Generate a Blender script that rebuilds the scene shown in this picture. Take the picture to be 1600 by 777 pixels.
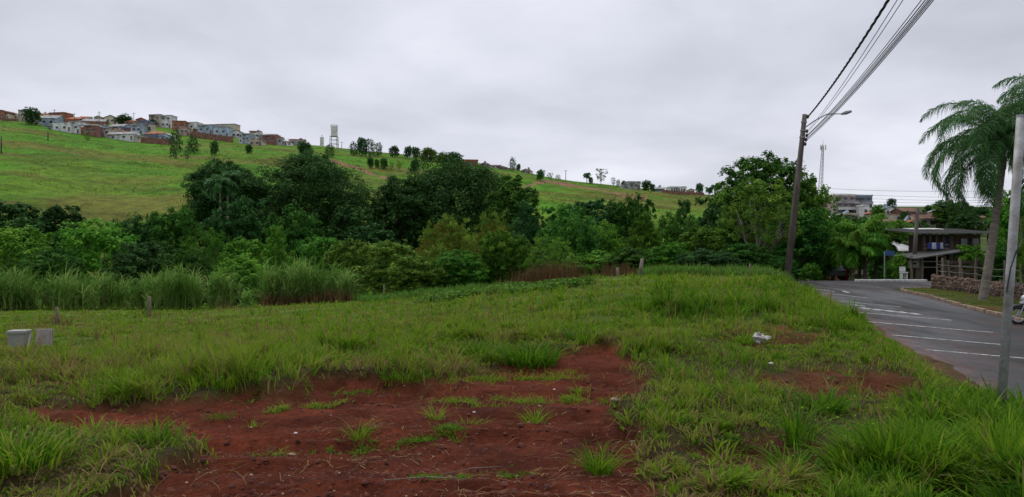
import bpy, math, random
import numpy as np
for o in list(bpy.data.objects): bpy.data.objects.remove(o)
S = bpy.context.scene
R = math.radians
H = 1.6; F = 1200.0; CX = 800.0; CY = 388.5      # camera height, focal length and centre in photo pixels
# ---------------------------------------------------------------- camera, sky, light
cam = bpy.data.cameras.new('camera'); co = bpy.data.objects.new('camera', cam)
S.collection.objects.link(co); S.camera = co
co.location = (0, 0, H); co.rotation_euler = (R(90), 0, 0)
cam.sensor_width = 36; cam.lens = 36 * F / 1600; cam.clip_end = 6000; cam.clip_start = 0.05
S.view_settings.view_transform = 'Standard'; S.view_settings.look = 'None'
S.view_settings.gamma = 1; S.view_settings.use_curve_mapping = False
S.view_settings.exposure = 0.54
SUN_EL, SUN_AZ = R(62), R(-30)                    # soft overcast light, from behind the clouds ahead
W = bpy.data.worlds.new('World'); S.world = W; W.use_nodes = True
nt = W.node_tree; nt.nodes.clear()
def N(t, typ, **k):
    n = t.nodes.new(typ)
    for a, b in k.items(): setattr(n, a, b)
    return n
out = N(nt, 'ShaderNodeOutputWorld'); bg = N(nt, 'ShaderNodeBackground'); bg.inputs[1].default_value = 0.094
sky = N(nt, 'ShaderNodeTexSky', sky_type='NISHITA', sun_disc=False, sun_elevation=SUN_EL, sun_rotation=SUN_AZ)
tc = N(nt, 'ShaderNodeTexCoord'); sep = N(nt, 'ShaderNodeSeparateXYZ')
nt.links.new(tc.outputs['Generated'], sep.inputs[0])
zz = N(nt, 'ShaderNodeMath', operation='MAXIMUM'); zz.inputs[1].default_value = 0.0; nt.links.new(sep.outputs[2], zz.inputs[0])
za = N(nt, 'ShaderNodeMath', operation='ADD'); za.inputs[1].default_value = 0.22; nt.links.new(zz.outputs[0], za.inputs[0])
dx = N(nt, 'ShaderNodeMath', operation='DIVIDE'); nt.links.new(sep.outputs[0], dx.inputs[0]); nt.links.new(za.outputs[0], dx.inputs[1])
dy = N(nt, 'ShaderNodeMath', operation='DIVIDE'); nt.links.new(sep.outputs[1], dy.inputs[0]); nt.links.new(za.outputs[0], dy.inputs[1])
cmb = N(nt, 'ShaderNodeCombineXYZ'); nt.links.new(dx.outputs[0], cmb.inputs[0]); nt.links.new(dy.outputs[0], cmb.inputs[1])
n1 = N(nt, 'ShaderNodeTexNoise'); n1.inputs['Scale'].default_value = 0.9; n1.inputs['Detail'].default_value = 6; n1.inputs['Roughness'].default_value = .5; n1.inputs['Distortion'].default_value = .15
nt.links.new(cmb.outputs[0], n1.inputs['Vector'])
cr = N(nt, 'ShaderNodeValToRGB'); e = cr.color_ramp.elements
e[0].position = .28; e[0].color = (3.75, 3.88, 4.4, 1); e[1].position = .64; e[1].color = (6.6, 6.7, 7.3, 1)
x = e.new(.5); x.color = (5.35, 5.45, 6.1, 1)
nt.links.new(n1.outputs[0], cr.inputs[0])
mx = N(nt, 'ShaderNodeMixRGB'); mx.inputs[0].default_value = 0.94
nt.links.new(sky.outputs[0], mx.inputs[1]); nt.links.new(cr.outputs[0], mx.inputs[2])
nt.links.new(mx.outputs[0], bg.inputs[0]); nt.links.new(bg.outputs[0], out.inputs[0])
sl = bpy.data.lights.new('sun', 'SUN'); sl.energy = 1.5; sl.angle = R(40); sl.color = (1, .97, .92)
so = bpy.data.objects.new('sun', sl); S.collection.objects.link(so)
sd = (math.sin(SUN_AZ) * math.cos(SUN_EL), math.cos(SUN_AZ) * math.cos(SUN_EL), math.sin(SUN_EL))
from mathutils import Vector
so.rotation_euler = Vector(sd).to_track_quat('Z', 'Y').to_euler()
# ---------------------------------------------------------------- helpers
C = S.collection
rng = np.random.default_rng(7); random.seed(7)
def lab(o, label=None, cat=None, group=None, kind=None):
    if label: o['label'] = label
    if cat: o['category'] = cat
    if group: o['group'] = group
    if kind: o['kind'] = kind
    return o
def empty(name, loc, label, cat, rz=0, group=None):
    o = bpy.data.objects.new(name, None); C.objects.link(o); o.location = loc; o.rotation_euler = (0, 0, rz)
    o.empty_display_size = .2
    return lab(o, label, cat, group)
def link(name, me, mat=None, parent=None):
    o = bpy.data.objects.new(name, me); C.objects.link(o)
    if mat: 
        if not me.materials: me.materials.append(mat)
    if parent: o.parent = parent
    return o
def qmesh(name, V, Q, rnd=None, attrs=None, smooth=False):
    """V (n,3) verts, Q (m,4) quads"""
    me = bpy.data.meshes.new(name); V = np.asarray(V, np.float32); Q = np.asarray(Q, np.int32)
    me.vertices.add(len(V)); me.vertices.foreach_set('co', V.ravel())
    me.loops.add(Q.size); me.loops.foreach_set('vertex_index', Q.ravel())
    me.polygons.add(len(Q)); me.polygons.foreach_set('loop_start', np.arange(0, Q.size, 4, dtype=np.int32))
    me.polygons.foreach_set('loop_total', np.full(len(Q), 4, np.int32))
    if smooth: me.polygons.foreach_set('use_smooth', np.ones(len(Q), bool))
    if rnd is not None:
        a = me.attributes.new('rnd', 'FLOAT', 'POINT'); a.data.foreach_set('value', np.asarray(rnd, np.float32))
    for k, v in (attrs or {}).items():
        v = np.asarray(v, np.float32)
        if v.ndim == 1: a = me.attributes.new(k, 'FLOAT', 'POINT'); a.data.foreach_set('value', v)
        else: a = me.attributes.new(k, 'FLOAT_VECTOR', 'POINT'); a.data.foreach_set('vector', v.ravel())
    me.update(calc_edges=True); me.validate()
    return me
def strips(P, Wv):
    """P (n,k,3) centre line, Wv (n,k,3) half width vectors -> verts, quads"""
    n, k, _ = P.shape
    V = np.stack([P - Wv, P + Wv], 2).reshape(n * k * 2, 3)
    b = (np.arange(n) * k * 2)[:, None] + (np.arange(k - 1) * 2)[None, :]
    Q = np.stack([b, b + 1, b + 3, b + 2], -1).reshape(-1, 4)
    return V, Q
def blades(base, h, w, lean, az, rnd, k=4, curl=1.0):
    """curved grass blades; returns verts, quads, rnd per vertex"""
    n = len(base); t = np.linspace(0, 1, k)[None, :]
    d = np.stack([np.cos(az), np.sin(az)], 1)
    horiz = (lean[:, None] * (t ** 1.7)) * h[:, None]
    z = h[:, None] * (t - .35 * curl * np.clip(lean, 0, 1.4)[:, None] * t ** 2.5)
    P = np.zeros((n, k, 3)); P[:, :, 0] = base[:, None, 0] + d[:, None, 0] * horiz
    P[:, :, 1] = base[:, None, 1] + d[:, None, 1] * horiz; P[:, :, 2] = base[:, None, 2] + z
    tw = az + np.pi / 2 + rng.normal(0, .5, n)
    wd = np.stack([np.cos(tw), np.sin(tw), np.zeros(n)], 1)
    prof = np.array([.75, 1, .75, .08]) if k == 4 else np.interp(t[0], [0, .35, 1], [.7, 1, .06])
    Wv = wd[:, None, :] * (w[:, None] * .5 * prof[None, :])[:, :, None]
    V, Q = strips(P, Wv)
    return V, Q, np.repeat(rnd, k * 2)
def join(parts):
    V, Q, A = [], [], []; off = 0
    for v, q, a in parts: V.append(v); Q.append(q + off); A.append(a); off += len(v)
    return np.concatenate(V), np.concatenate(Q), np.concatenate(A)
def vnoise(x, y, seed=0):
    xi = np.floor(x).astype(np.int64); yi = np.floor(y).astype(np.int64); fx = x - xi; fy = y - yi
    def hsh(a, b):
        h = (a * 374761393 + b * 668265263 + seed * 974634777) & 0x7fffffff
        h = ((h ^ (h >> 13)) * 1274126177) & 0x7fffffff
        return ((h ^ (h >> 16)) & 0xffff) / 65535.0
    fx = fx * fx * (3 - 2 * fx); fy = fy * fy * (3 - 2 * fy)
    return (hsh(xi, yi) * (1 - fx) + hsh(xi + 1, yi) * fx) * (1 - fy) + (hsh(xi, yi + 1) * (1 - fx) + hsh(xi + 1, yi + 1) * fx) * fy
def fbm(x, y, s, seed=0, o=4):
    r = 0; a = .5; x = x / s; y = y / s
    for i in range(o): r = r + a * vnoise(x, y, seed + i * 17); x = x * 2.03 + 5.1; y = y * 2.03 + 1.7; a *= .5
    return r / (1 - .5 ** o)
def sstep(a, b, x):
    t = np.clip((x - a) / (b - a), 0, 1); return t * t * (3 - 2 * t)
class MB:
    def __init__(s): s.v = []; s.f = []
    def add(s, v, f):
        o = len(s.v); s.v += [tuple(map(float, p)) for p in v]; s.f += [tuple(i + o for i in q) for q in f]; return s
    def box(s, c, d, rz=0, tilt=0):
        cx, cy, cz = c; a, b, h = d[0] / 2, d[1] / 2, d[2] / 2; ca, sa = math.cos(rz), math.sin(rz); v = []
        for z in (-h, h):
            for (x, y) in ((-a, -b), (a, -b), (a, b), (-a, b)):
                v.append((cx + x * ca - y * sa, cy + x * sa + y * ca, cz + z + tilt * y))
        return s.add(v, [(0, 3, 2, 1), (4, 5, 6, 7), (0, 1, 5, 4), (1, 2, 6, 5), (2, 3, 7, 6), (3, 0, 4, 7)])
    def tube(s, pts, rad, n=8, cap=True):
        pts = [Vector(p) for p in pts]; rad = [rad] * len(pts) if isinstance(rad, (int, float)) else rad
        o = len(s.v); up = Vector((0, 0, 1)); ref = None
        for i, p in enumerate(pts):
            t = (pts[min(i + 1, len(pts) - 1)] - pts[max(i - 1, 0)]).normalized()
            if ref is None: ref = t.cross(Vector((0, 1, 0)) if abs(t.y) < .9 else Vector((1, 0, 0))).normalized()
            a = (ref - t * ref.dot(t)).normalized(); b = t.cross(a); ref = a
            for j in range(n):
                q = p + (a * math.cos(2 * math.pi * j / n) + b * math.sin(2 * math.pi * j / n)) * rad[i]
                s.v.append(tuple(q))
        for i in range(len(pts) - 1):
            for j in range(n):
                k = (j + 1) % n; s.f.append((o + i * n + j, o + i * n + k, o + (i + 1) * n + k, o + (i + 1) * n + j))
        if cap: s.f.append(tuple(o + j for j in range(n))[::-1]); s.f.append(tuple(o + (len(pts) - 1) * n + j for j in range(n)))
        return s
    def prism(s, prof, y0, y1, axis='y'):
        """prof: (x,z) outline, extruded y0..y1"""
        n = len(prof); v = [(a, y0, b) for a, b in prof] + [(a, y1, b) for a, b in prof]
        if axis == 'x': v = [(y, x, z) for x, y, z in v]
        f = [tuple(range(n)), tuple(range(n, 2 * n))[::-1]] + [(i, i + n, (i + 1) % n + n, (i + 1) % n) for i in range(n)]
        return s.add(v, f)
    def ball(s, c, r, n=8, m=5, jit=0):
        v = []; f = []
        for i in range(m + 1):
            th = math.pi * i / m
            for j in range(n):
                k = 1 + random.uniform(-jit, jit); ph = 2 * math.pi * j / n
                v.append((c[0] + r[0] * k * math.sin(th) * math.cos(ph), c[1] + r[1] * k * math.sin(th) * math.sin(ph), c[2] + r[2] * k * math.cos(th)))
        for i in range(m):
            for j in range(n): f.append((i * n + j, (i + 1) * n + j, (i + 1) * n + (j + 1) % n, i * n + (j + 1) % n))
        return s.add(v, f)
    def mesh(s, name, smooth=False):
        me = bpy.data.meshes.new(name); me.from_pydata(s.v, [], s.f); me.update()
        if smooth:
            for p in me.polygons: p.use_smooth = True
        return me
    def build(s, name, mat, parent=None, smooth=False, bevel=0):
        o = link(name, s.mesh(name, smooth), mat, parent)
        if bevel:
            m = o.modifiers.new('b', 'BEVEL'); m.width = bevel; m.segments = 2
        return o
# ---------------------------------------------------------------- materials
M = {}
def pbr(name, col, rough=.8, var=.15, scale=4., bump=0., metal=0., spec=.3, col2=None, bscale=None, stretch=None):
    m = bpy.data.materials.new(name); m.use_nodes = True; t = m.node_tree; b = t.nodes['Principled BSDF']
    b.inputs['Roughness'].default_value = rough; b.inputs['Metallic'].default_value = metal; b.inputs['Specular IOR Level'].default_value = spec
    tc = N(t, 'ShaderNodeTexCoord'); mp = N(t, 'ShaderNodeMapping'); t.links.new(tc.outputs['Object'], mp.inputs[0])
    if stretch: mp.inputs['Scale'].default_value = stretch
    n = N(t, 'ShaderNodeTexNoise'); n.inputs['Scale'].default_value = scale; n.inputs['Detail'].default_value = 6; n.inputs['Roughness'].default_value = .65
    t.links.new(mp.outputs[0], n.inputs['Vector'])
    r = N(t, 'ShaderNodeValToRGB'); c2 = col2 or tuple(c * (1 - 2.2 * var) for c in col)
    r.color_ramp.elements[0].color = (*[max(c, 0) for c in c2], 1); r.color_ramp.elements[0].position = .3
    r.color_ramp.elements[1].color = (*[c * (1 + var * .6) for c in col], 1); r.color_ramp.elements[1].position = .65
    t.links.new(n.outputs[0], r.inputs[0]); t.links.new(r.outputs[0], b.inputs['Base Color'])
    if bump:
        bn = N(t, 'ShaderNodeBump'); bn.inputs['Strength'].default_value = bump; bn.inputs['Distance'].default_value = .05
        n2 = N(t, 'ShaderNodeTexNoise'); n2.inputs['Scale'].default_value = bscale or scale * 4; n2.inputs['Detail'].default_value = 5
        t.links.new(mp.outputs[0], n2.inputs['Vector']); t.links.new(n2.outputs[0], bn.inputs['Height']); t.links.new(bn.outputs[0], b.inputs['Normal'])
    M[name] = m; return m
def leafmat(name, dark, light, mid=None, trans=.25, rough=.55, huev=.25, spec=.25):
    """leaf colours vary leaf by leaf (rnd) and plant by plant (object random)"""
    m = bpy.data.materials.new(name); m.use_nodes = True; t = m.node_tree; b = t.nodes['Principled BSDF']; o = t.nodes['Material Output']
    b.inputs['Roughness'].default_value = rough; b.inputs['Specular IOR Level'].default_value = spec
    a = N(t, 'ShaderNodeAttribute', attribute_name='rnd'); r = N(t, 'ShaderNodeValToRGB')
    r.color_ramp.elements[0].color = (*dark, 1); r.color_ramp.elements[1].color = (*light, 1)
    if mid: x = r.color_ramp.elements.new(.5); x.color = (*mid, 1)
    t.links.new(a.outputs['Fac'], r.inputs[0])
    oi = N(t, 'ShaderNodeObjectInfo'); hs = N(t, 'ShaderNodeHueSaturation')
    mr = N(t, 'ShaderNodeMapRange'); mr.inputs[3].default_value = 1 - huev; mr.inputs[4].default_value = 1 + huev
    t.links.new(oi.outputs['Random'], mr.inputs[0]); t.links.new(mr.outputs[0], hs.inputs['Value'])
    mul = N(t, 'ShaderNodeMath', operation='MULTIPLY_ADD'); mul.inputs[1].default_value = .03 * huev / .25; mul.inputs[2].default_value = .5 - .010 * huev / .25
    fr = N(t, 'ShaderNodeMath', operation='FRACT'); m7 = N(t, 'ShaderNodeMath', operation='MULTIPLY'); m7.inputs[1].default_value = 7.31
    t.links.new(oi.outputs['Random'], m7.inputs[0]); t.links.new(m7.outputs[0], fr.inputs[0]); t.links.new(fr.outputs[0], mul.inputs[0]); t.links.new(mul.outputs[0], hs.inputs['Hue'])
    t.links.new(r.outputs[0], hs.inputs['Color']); t.links.new(hs.outputs[0], b.inputs['Base Color'])
    if trans:
        tr = N(t, 'ShaderNodeBsdfTranslucent'); t.links.new(hs.outputs[0], tr.inputs[0]); mx = N(t, 'ShaderNodeMixShader'); mx.inputs[0].default_value = trans
        t.links.new(b.outputs[0], mx.inputs[1]); t.links.new(tr.outputs[0], mx.inputs[2]); t.links.new(mx.outputs[0], o.inputs[0])
    M[name] = m; return m
# ---------------------------------------------------------------- terrain heights (metres), by bearing and distance
D = np.array([0, 10, 15, 20, 30, 40, 50, 60, 80, 110, 130, 150, 200, 260, 300, 400, 480, 600, 900, 1600.])
def Z(py, d): return H + (CY - py) / F * d
def column(near, r400, c480, valley=(-5, -5, .3)):
    z = [0] + near + list(valley); k = Z(r400, 400)
    for d in (150, 200, 260, 300): z.append(k * (d - 115) / 285)
    z += [k, Z(c480, 480)]; z += [z[-1] - 4, z[-1] - 25, z[-1] - 70]
    return z
rightcol = lambda a: [-.1, -.08, .0, .05, 0, -.3, -.5, -.9, -2.3, -3, -1, a, 6, Z(340, 260), 16, Z(327, 400), Z(322, 480), 28, 10, -30]
COLS = [(-900, column([0, -.6, -1.2, -2, -2.6, -3, -3.4], 150, 148)), (-300, column([0, -.6, -1.2, -2, -2.6, -3, -3.4], 172, 168)),
 (0, column([0, -.5, -1.0, -1.6, -2.1, -2.4, -2.9], 189, 184)), (60, column([0, -.5, -.95, -1.55, -2.05, -2.4, -2.9], 197, 187)),
 (150, column([0, -.45, -.9, -1.5, -2, -2.4, -2.9], 213, 190)), (230, column([0, -.42, -.85, -1.45, -1.95, -2.4, -2.9], 224, 192)),
 (300, column([0, -.4, -.8, -1.4, -1.9, -2.35, -2.9], 224, 201)), (400, column([0, -.35, -.7, -1.2, -1.7, -2.2, -2.8], 228, 217)),
 (480, column([0, -.3, -.6, -1.1, -1.5, -2, -2.7], 233, 224)), (600, column([0, -.2, -.4, -.9, -1.3, -1.8, -2.6], 243, 237)),
 (700, column([0, -.1, -.2, -.5, -.8, -1.4, -2.4], 253, 247)), (800, column([0, 0, -.1, -.25, -.4, -1.1, -2.3], 266, 261)),
 (850, column([0, 0, 0, -.1, -.2, -.9, -2.2], 277, 276)), (900, column([0, .05, .05, 0, 0, -.7, -2.], 285, 284)),
 (1000, column([0, .1, .15, .15, .15, -.4, -1.6], 295, 294)), (1050, column([0, .1, .15, .2, .22, -.3, -1.5], 300, 300)),
 (1100, column([0, .1, .15, .2, .2, -.3, -1.4], 305, 304)), (1180, column([0, .1, .1, .1, .12, -.2, -1.3], 310, 308)),
 (1250, [0, 0, .05, .1, .1, .05, -.3, -1.0, -2.6, -3.5, -1, 1, 6, Z(340, 260), 16, Z(322, 400), Z(316, 480), 28, 10, -30]),
 (1330, rightcol(1)), (1600, rightcol(1)), (1900, rightcol(2)), (2600, rightcol(3))]
CU = np.array([(c[0] - CX) / F for c in COLS]); CZ = np.array([c[1] for c in COLS])
def table(x, y):
    yy = np.maximum(y, 6.); u = np.clip(x / yy, CU[0], CU[-1])
    i = np.clip(np.searchsorted(CU, u) - 1, 0, len(CU) - 2); fu = (u - CU[i]) / (CU[i + 1] - CU[i]); fu = fu * fu * (3 - 2 * fu) * .5 + fu * .5
    yd = np.clip(y, 0, D[-1]); j = np.clip(np.searchsorted(D, yd) - 1, 0, len(D) - 2); fd = (yd - D[j]) / (D[j + 1] - D[j])
    return (CZ[i, j] * (1 - fu) + CZ[i + 1, j] * fu) * (1 - fd) + (CZ[i, j + 1] * (1 - fu) + CZ[i + 1, j + 1] * fu) * fd
def xe(y): return np.interp(y, [-10, 14, 28, 48, 60, 80, 110], [2.2, 8.9, 12.9, 17.8, 22.5, 32, 44])
def xr(y): return np.interp(y, [-10, 17, 29.7, 38, 42], [9, 15.7, 18.8, 20.7, 21.3])
def zr(y): return np.interp(y, [-10, 25, 34, 42, 49, 56, 67, 80, 110], [-1.1, -1.1, -.95, -.75, -.52, -.75, -1.5, -2.3, -3])
def base_z(x, y):
    x = np.asarray(x, float); y = np.asarray(y, float)
    z = (table(x, y) + table(x - .02 * y - .5, y) + table(x + .02 * y + .5, y) + table(x, y * 1.05) + table(x, y * .95)) / 5
    s = x - xe(y); w = sstep(-2.6, -.2, s) * (1 - sstep(56, 72, y))
    return z * (1 - w) + (zr(y) - .015) * w
def topx(x, y, z=None):
    z = base_z(x, y) if z is None else z; yy = np.maximum(y, .5)
    return CX + F * x / yy, CY - F * (z - H) / yy
def inpoly(px, py, poly):
    r = np.zeros(np.shape(px), bool); n = len(poly)
    for i in range(n):
        (x0, y0), (x1, y1) = poly[i], poly[(i + 1) % n]
        if y0 == y1: continue
        r ^= ((y0 > py) != (y1 > py)) & (px < (x1 - x0) * (py - y0) / (y1 - y0) + x0)
    return r
def soft(px, py, x, y, poly, jx=22, jy=9, s=.5):
    """soft, ragged version of a region on the ground"""
    r = 0.0
    nx = (fbm(x, y, s, 3) - .5) * 4; ny = (fbm(x, y, s, 9) - .5) * 4
    for ax, ay in ((0, 0), (.5, .4), (-.5, .4), (.5, -.4), (-.5, -.4)):
        r = r + inpoly(px + jx * (nx + ax), py + jy * (ny + ay), poly)
    return r / 5.
DIRT = [(120, 830), (330, 705), (300, 676), (120, 668), (20, 650), (40, 632), (200, 622), (330, 610), (480, 598), (600, 590), (720, 580), (790, 566), (850, 548), (905, 526), (965, 538), (985, 556), (1000, 580), (985, 610), (975, 636), (1000, 660), (1005, 700), (1040, 760), (1010, 830)]
PATCH = [([(1150, 590), (1250, 574), (1400, 580), (1500, 600), (1500, 622), (1330, 614), (1180, 606)], .68),
 ([(1080, 700), (1200, 684), (1330, 690), (1400, 740), (1300, 760), (1150, 740)], .62), ([(1120, 512), (1200, 500), (1320, 528), (1230, 545), (1130, 530)], .6),
 ([(490, 545), (570, 545), (600, 575), (500, 572)], .7), ([(690, 535), (790, 528), (800, 560), (700, 566)], .7), ([(60, 575), (130, 570), (140, 600), (80, 604)], .5),
 ([(1130, 462), (1190, 458), (1200, 472), (1140, 474)], .6), ([(1280, 590), (1420, 560), (1560, 610), (1560, 640)], .25),
 ([(600, 500), (700, 492), (800, 500), (690, 508)], .3), ([(230, 505), (330, 495), (480, 490), (300, 512)], .4)]
def dirt_mask(x, y):
    px, py = topx(x, y); near = (y < 60) & (y > 1.0)
    m = np.where(near, soft(px, py, x, y, DIRT, 26, 9), 0.)
    m = np.where(y <= 5.0, np.maximum(m, np.where((x > -2.6) & (x < .9), 1., .0) * (y > -30)), m)
    for p, k in PATCH: m = np.maximum(m, np.where(near, soft(px, py, x, y, p, 30, 9, .35) * k, 0))
    s = x - xe(y); m = np.maximum(m, .8 * sstep(-.45, .0, s + (fbm(x, y, .8, 5) - .5) * 1.6) * (s < .6) * (y < 60))
    return m
def tracks(x, y):
    # wheel ruts run across the bare strip from lower left to right
    v = y - .07 * x + .25 * np.sin(x * .5); a = fbm(x * .25, v * 3.0, .7, 21, 3) - .5
    return a
def height(x, y, dm=None):
    x = np.asarray(x, float); y = np.asarray(y, float)
    z = base_z(x, y); s = x - xe(y); off = (1 - sstep(-1.5, -.2, s)) * (y < 70) + (y >= 70)
    dm = dirt_mask(x, y) if dm is None else dm
    near = 1 - sstep(30, 60, y)
    rough = (fbm(x, y, 2.6, 1, 4) - .5) * .34 + (fbm(x, y, .5, 2, 3) - .5) * .07
    rutz = tracks(x, y) * .17 + (fbm(x, y, .18, 8, 3) - .5) * .06 - .05 * (sstep(.62, .66, fbm(x * .12, y + .05 * x, .55, 23, 2))) - .10 + (fbm(x, y, 1.3, 14, 2) - .5) * .10
    rough = rough * (1 - .65 * (x < 0) * sstep(8, 16, y)) 
    z = z + off * near * (rough * (1 - .8 * dm) + dm * rutz)
    z = z + off * sstep(60, 140, y) * ((fbm(x, y, 45, 4, 5) - .5) * 5.5 + (fbm(x, y, 6, 6, 3) - .5) * .9) * (1 - sstep(330, 400, y) * .8)
    return z
def gz(x, y): return float(height(np.array([x]), np.array([y]))[0])
def hit(px, py, d0=4., d1=480.):
    """where the sight line through a photo pixel meets the ground"""
    d = np.exp(np.linspace(math.log(d0), math.log(d1), 900)); x = (px - CX) / F * d; z = Z(py, d)
    g = base_z(x, d); k = np.nonzero(g >= z)[0]
    i = k[0] if len(k) else len(d) - 1
    return float(x[i]), float(d[i]), float(gz(x[i], d[i]))
def pt(px, d): return (px - CX) / F * d
# ---------------------------------------------------------------- ground sheet
def ground_mat():
    m = bpy.data.materials.new('ground'); m.use_nodes = True; t = m.node_tree; b = t.nodes['Principled BSDF']
    b.inputs['Roughness'].default_value = .9; b.inputs['Specular IOR Level'].default_value = .05
    a = N(t, 'ShaderNodeAttribute', attribute_name='gcol'); d = N(t, 'ShaderNodeAttribute', attribute_name='dirt')
    tc = N(t, 'ShaderNodeTexCoord')
    n = N(t, 'ShaderNodeTexNoise'); n.inputs['Scale'].default_value = 2.2; n.inputs['Detail'].default_value = 9; n.inputs['Roughness'].default_value = .7
    t.links.new(tc.outputs['Object'], n.inputs['Vector'])
    mr = N(t, 'ShaderNodeMapRange'); mr.inputs[1].default_value = .28; mr.inputs[2].default_value = .72; mr.inputs[3].default_value = .55; mr.inputs[4].default_value = 1.4
    t.links.new(n.outputs[0], mr.inputs[0])
    mul = N(t, 'ShaderNodeVectorMath', operation='SCALE'); t.links.new(a.outputs['Vector'], mul.inputs[0]); t.links.new(mr.outputs[0], mul.inputs['Scale'])
    n3 = N(t, 'ShaderNodeTexNoise'); n3.inputs['Scale'].default_value = .35; n3.inputs['Detail'].default_value = 12; n3.inputs['Roughness'].default_value = .75; t.links.new(tc.outputs['Object'], n3.inputs['Vector'])
    m3 = N(t, 'ShaderNodeMapRange'); m3.inputs[1].default_value = .35; m3.inputs[2].default_value = .65; m3.inputs[3].default_value = .58; m3.inputs[4].default_value = 1.38; t.links.new(n3.outputs[0], m3.inputs[0])
    mu2 = N(t, 'ShaderNodeVectorMath', operation='SCALE'); t.links.new(mul.outputs[0], mu2.inputs[0]); t.links.new(m3.outputs[0], mu2.inputs['Scale'])
    n2 = N(t, 'ShaderNodeTexNoise'); n2.inputs['Scale'].default_value = 22; n2.inputs['Detail'].default_value = 9; n2.inputs['Roughness'].default_value = .75
    t.links.new(tc.outputs['Object'], n2.inputs['Vector'])
    m4 = N(t, 'ShaderNodeMapRange'); m4.inputs[1].default_value = .3; m4.inputs[2].default_value = .7; m4.inputs[3].default_value = .55; m4.inputs[4].default_value = 1.45; t.links.new(n2.outputs[0], m4.inputs[0]); mu4 = N(t, 'ShaderNodeVectorMath', operation='SCALE'); t.links.new(mu2.outputs[0], mu4.inputs[0]); t.links.new(m4.outputs[0], mu4.inputs['Scale']); t.links.new(mu4.outputs[0], b.inputs['Base Color'])
    bn = N(t, 'ShaderNodeBump'); bn.inputs['Strength'].default_value = 1.; bn.inputs['Distance'].default_value = .05
    t.links.new(n2.outputs[0], bn.inputs['Height']); t.links.new(bn.outputs[0], b.inputs['Normal'])
    return m
def hillness(x, y): return sstep(60, 110, y)
TRACK = [[(500, 248), (540, 257), (585, 268), (625, 279), (665, 286)], [(770, 297), (815, 286), (860, 284), (930, 300), (1010, 312)]]
BROWN = [([(40, 308), (160, 298), (330, 312), (330, 345), (180, 352), (60, 330)], .62), ([(140, 275), (260, 278), (300, 292), (180, 290)], .5),
 ([(900, 296), (1100, 310), (1080, 335), (900, 320)], .6), ([(540, 290), (640, 300), (600, 330), (540, 320)], .45), ([(540, 262), (640, 280), (640, 300), (560, 280)], .5)]
def straw(x, y):
    px, py = topx(x, y); r = np.zeros(np.shape(x)); far = y > 110
    for p, k in BROWN: r = np.maximum(r, np.where(far, soft(px, py, x, y, p, 40, 9, 14) * k, 0))
    st = fbm(x * .35 + y * .1, y, 16, 31, 4); r = np.maximum(r, np.where(far, sstep(.54, .70, st) * .65, 0))
    return r
def ground_colour(x, y, dm):
    g1 = fbm(x, y, 1.7, 40, 4)[:, None]; g2 = fbm(x, y, .25, 41, 3)[:, None]; dm = dm[:, None]
    red = np.array([.112, .0275, .0135]) * (.72 + .56 * g1) ; red = red * (1 - .3 * sstep(.5, .7, g2)) + np.array([.035, .012, .01]) * sstep(.52, .75, fbm(x, y * 2.2, 1.1, 77, 4))[:, None] * .5
    gk = sstep(9, 22, y)[:, None]; soil = (np.array([.052, .044, .018]) * (1 - gk) + np.array([.072, .120, .014]) * gk) * (.6 + .8 * g1)
    es = sstep(-1.4, -.1, x - xe(y))[:, None] * (y < 60)[:, None]; red = red * (1 - es) + np.array([.10, .047, .034]) * (.6 + .8 * g2) * es; c = soil * (1 - dm) + red * dm
    h = sstep(45, 90, y)[:, None]; s = straw(x, y)[:, None]; g = fbm(x, y, 30, 50, 5)[:, None]; gg = fbm(x, y * 1.0, 4.5, 51, 4)[:, None]
    lush = np.array([.062, .165, .010]) * (.55 + .9 * gg); yel = np.array([.090, .168, .013]); brn = np.array([.125, .095, .026])
    hc = lush * (1 - sstep(.45, .62, g)) + yel * sstep(.45, .62, g); hc = hc * (1 - s) + (brn * s + yel * (1 - s) * .0) + yel * 0
    dk = sstep(.55, .68, fbm(x * .5, y * 1.2, 11, 61, 4))[:, None]; hc = hc * (1 - .28 * dk)
    px, py = topx(x, y)
    for tr in TRACK:
        for (a0, b0), (a1, b1) in zip(tr[:-1], tr[1:]):
            tt = np.clip((px - a0) / (a1 - a0), 0, 1); dd = np.abs(py - (b0 + (b1 - b0) * tt)); inn = (px >= a0) & (px <= a1) & (y > 120)
            k = np.where(inn, 1 - sstep(.8, 2.2, dd + (fbm(x, y, 8, 71) - .5) * 2.5), 0)[:, None]; hc = hc * (1 - k) + np.array([.20, .11, .065]) * k
    rs = (px > 1150)[:, None] * (y > 70)[:, None]
    hc = np.where(rs, np.array([.05, .075, .02]) * (.6 + .8 * g), hc)
    return c * (1 - h) + hc * h
U = np.linspace(-1.75, 1.75, 900); Y = []; v = -6.0
while v < 1500: Y.append(v); v += max(.045, (v + 8) * .0062)
Y = np.array(Y); UU, YY = np.meshgrid(U, Y); XX = UU * (YY + 8)
gx, gy = XX.ravel(), YY.ravel(); dm = dirt_mask(gx, gy); zg = height(gx, gy, dm)
col = ground_colour(gx, gy, dm); ny_, nx_ = UU.shape
ii = (np.arange(ny_ - 1)[:, None] * nx_ + np.arange(nx_ - 1)[None, :]).ravel()
me = qmesh('ground', np.stack([gx, gy, zg], 1), np.stack([ii, ii + 1, ii + nx_ + 1, ii + nx_], 1), attrs={'gcol': col, 'dirt': dm}, smooth=True)
lab(link('ground', me, ground_mat()), kind='structure')
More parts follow.
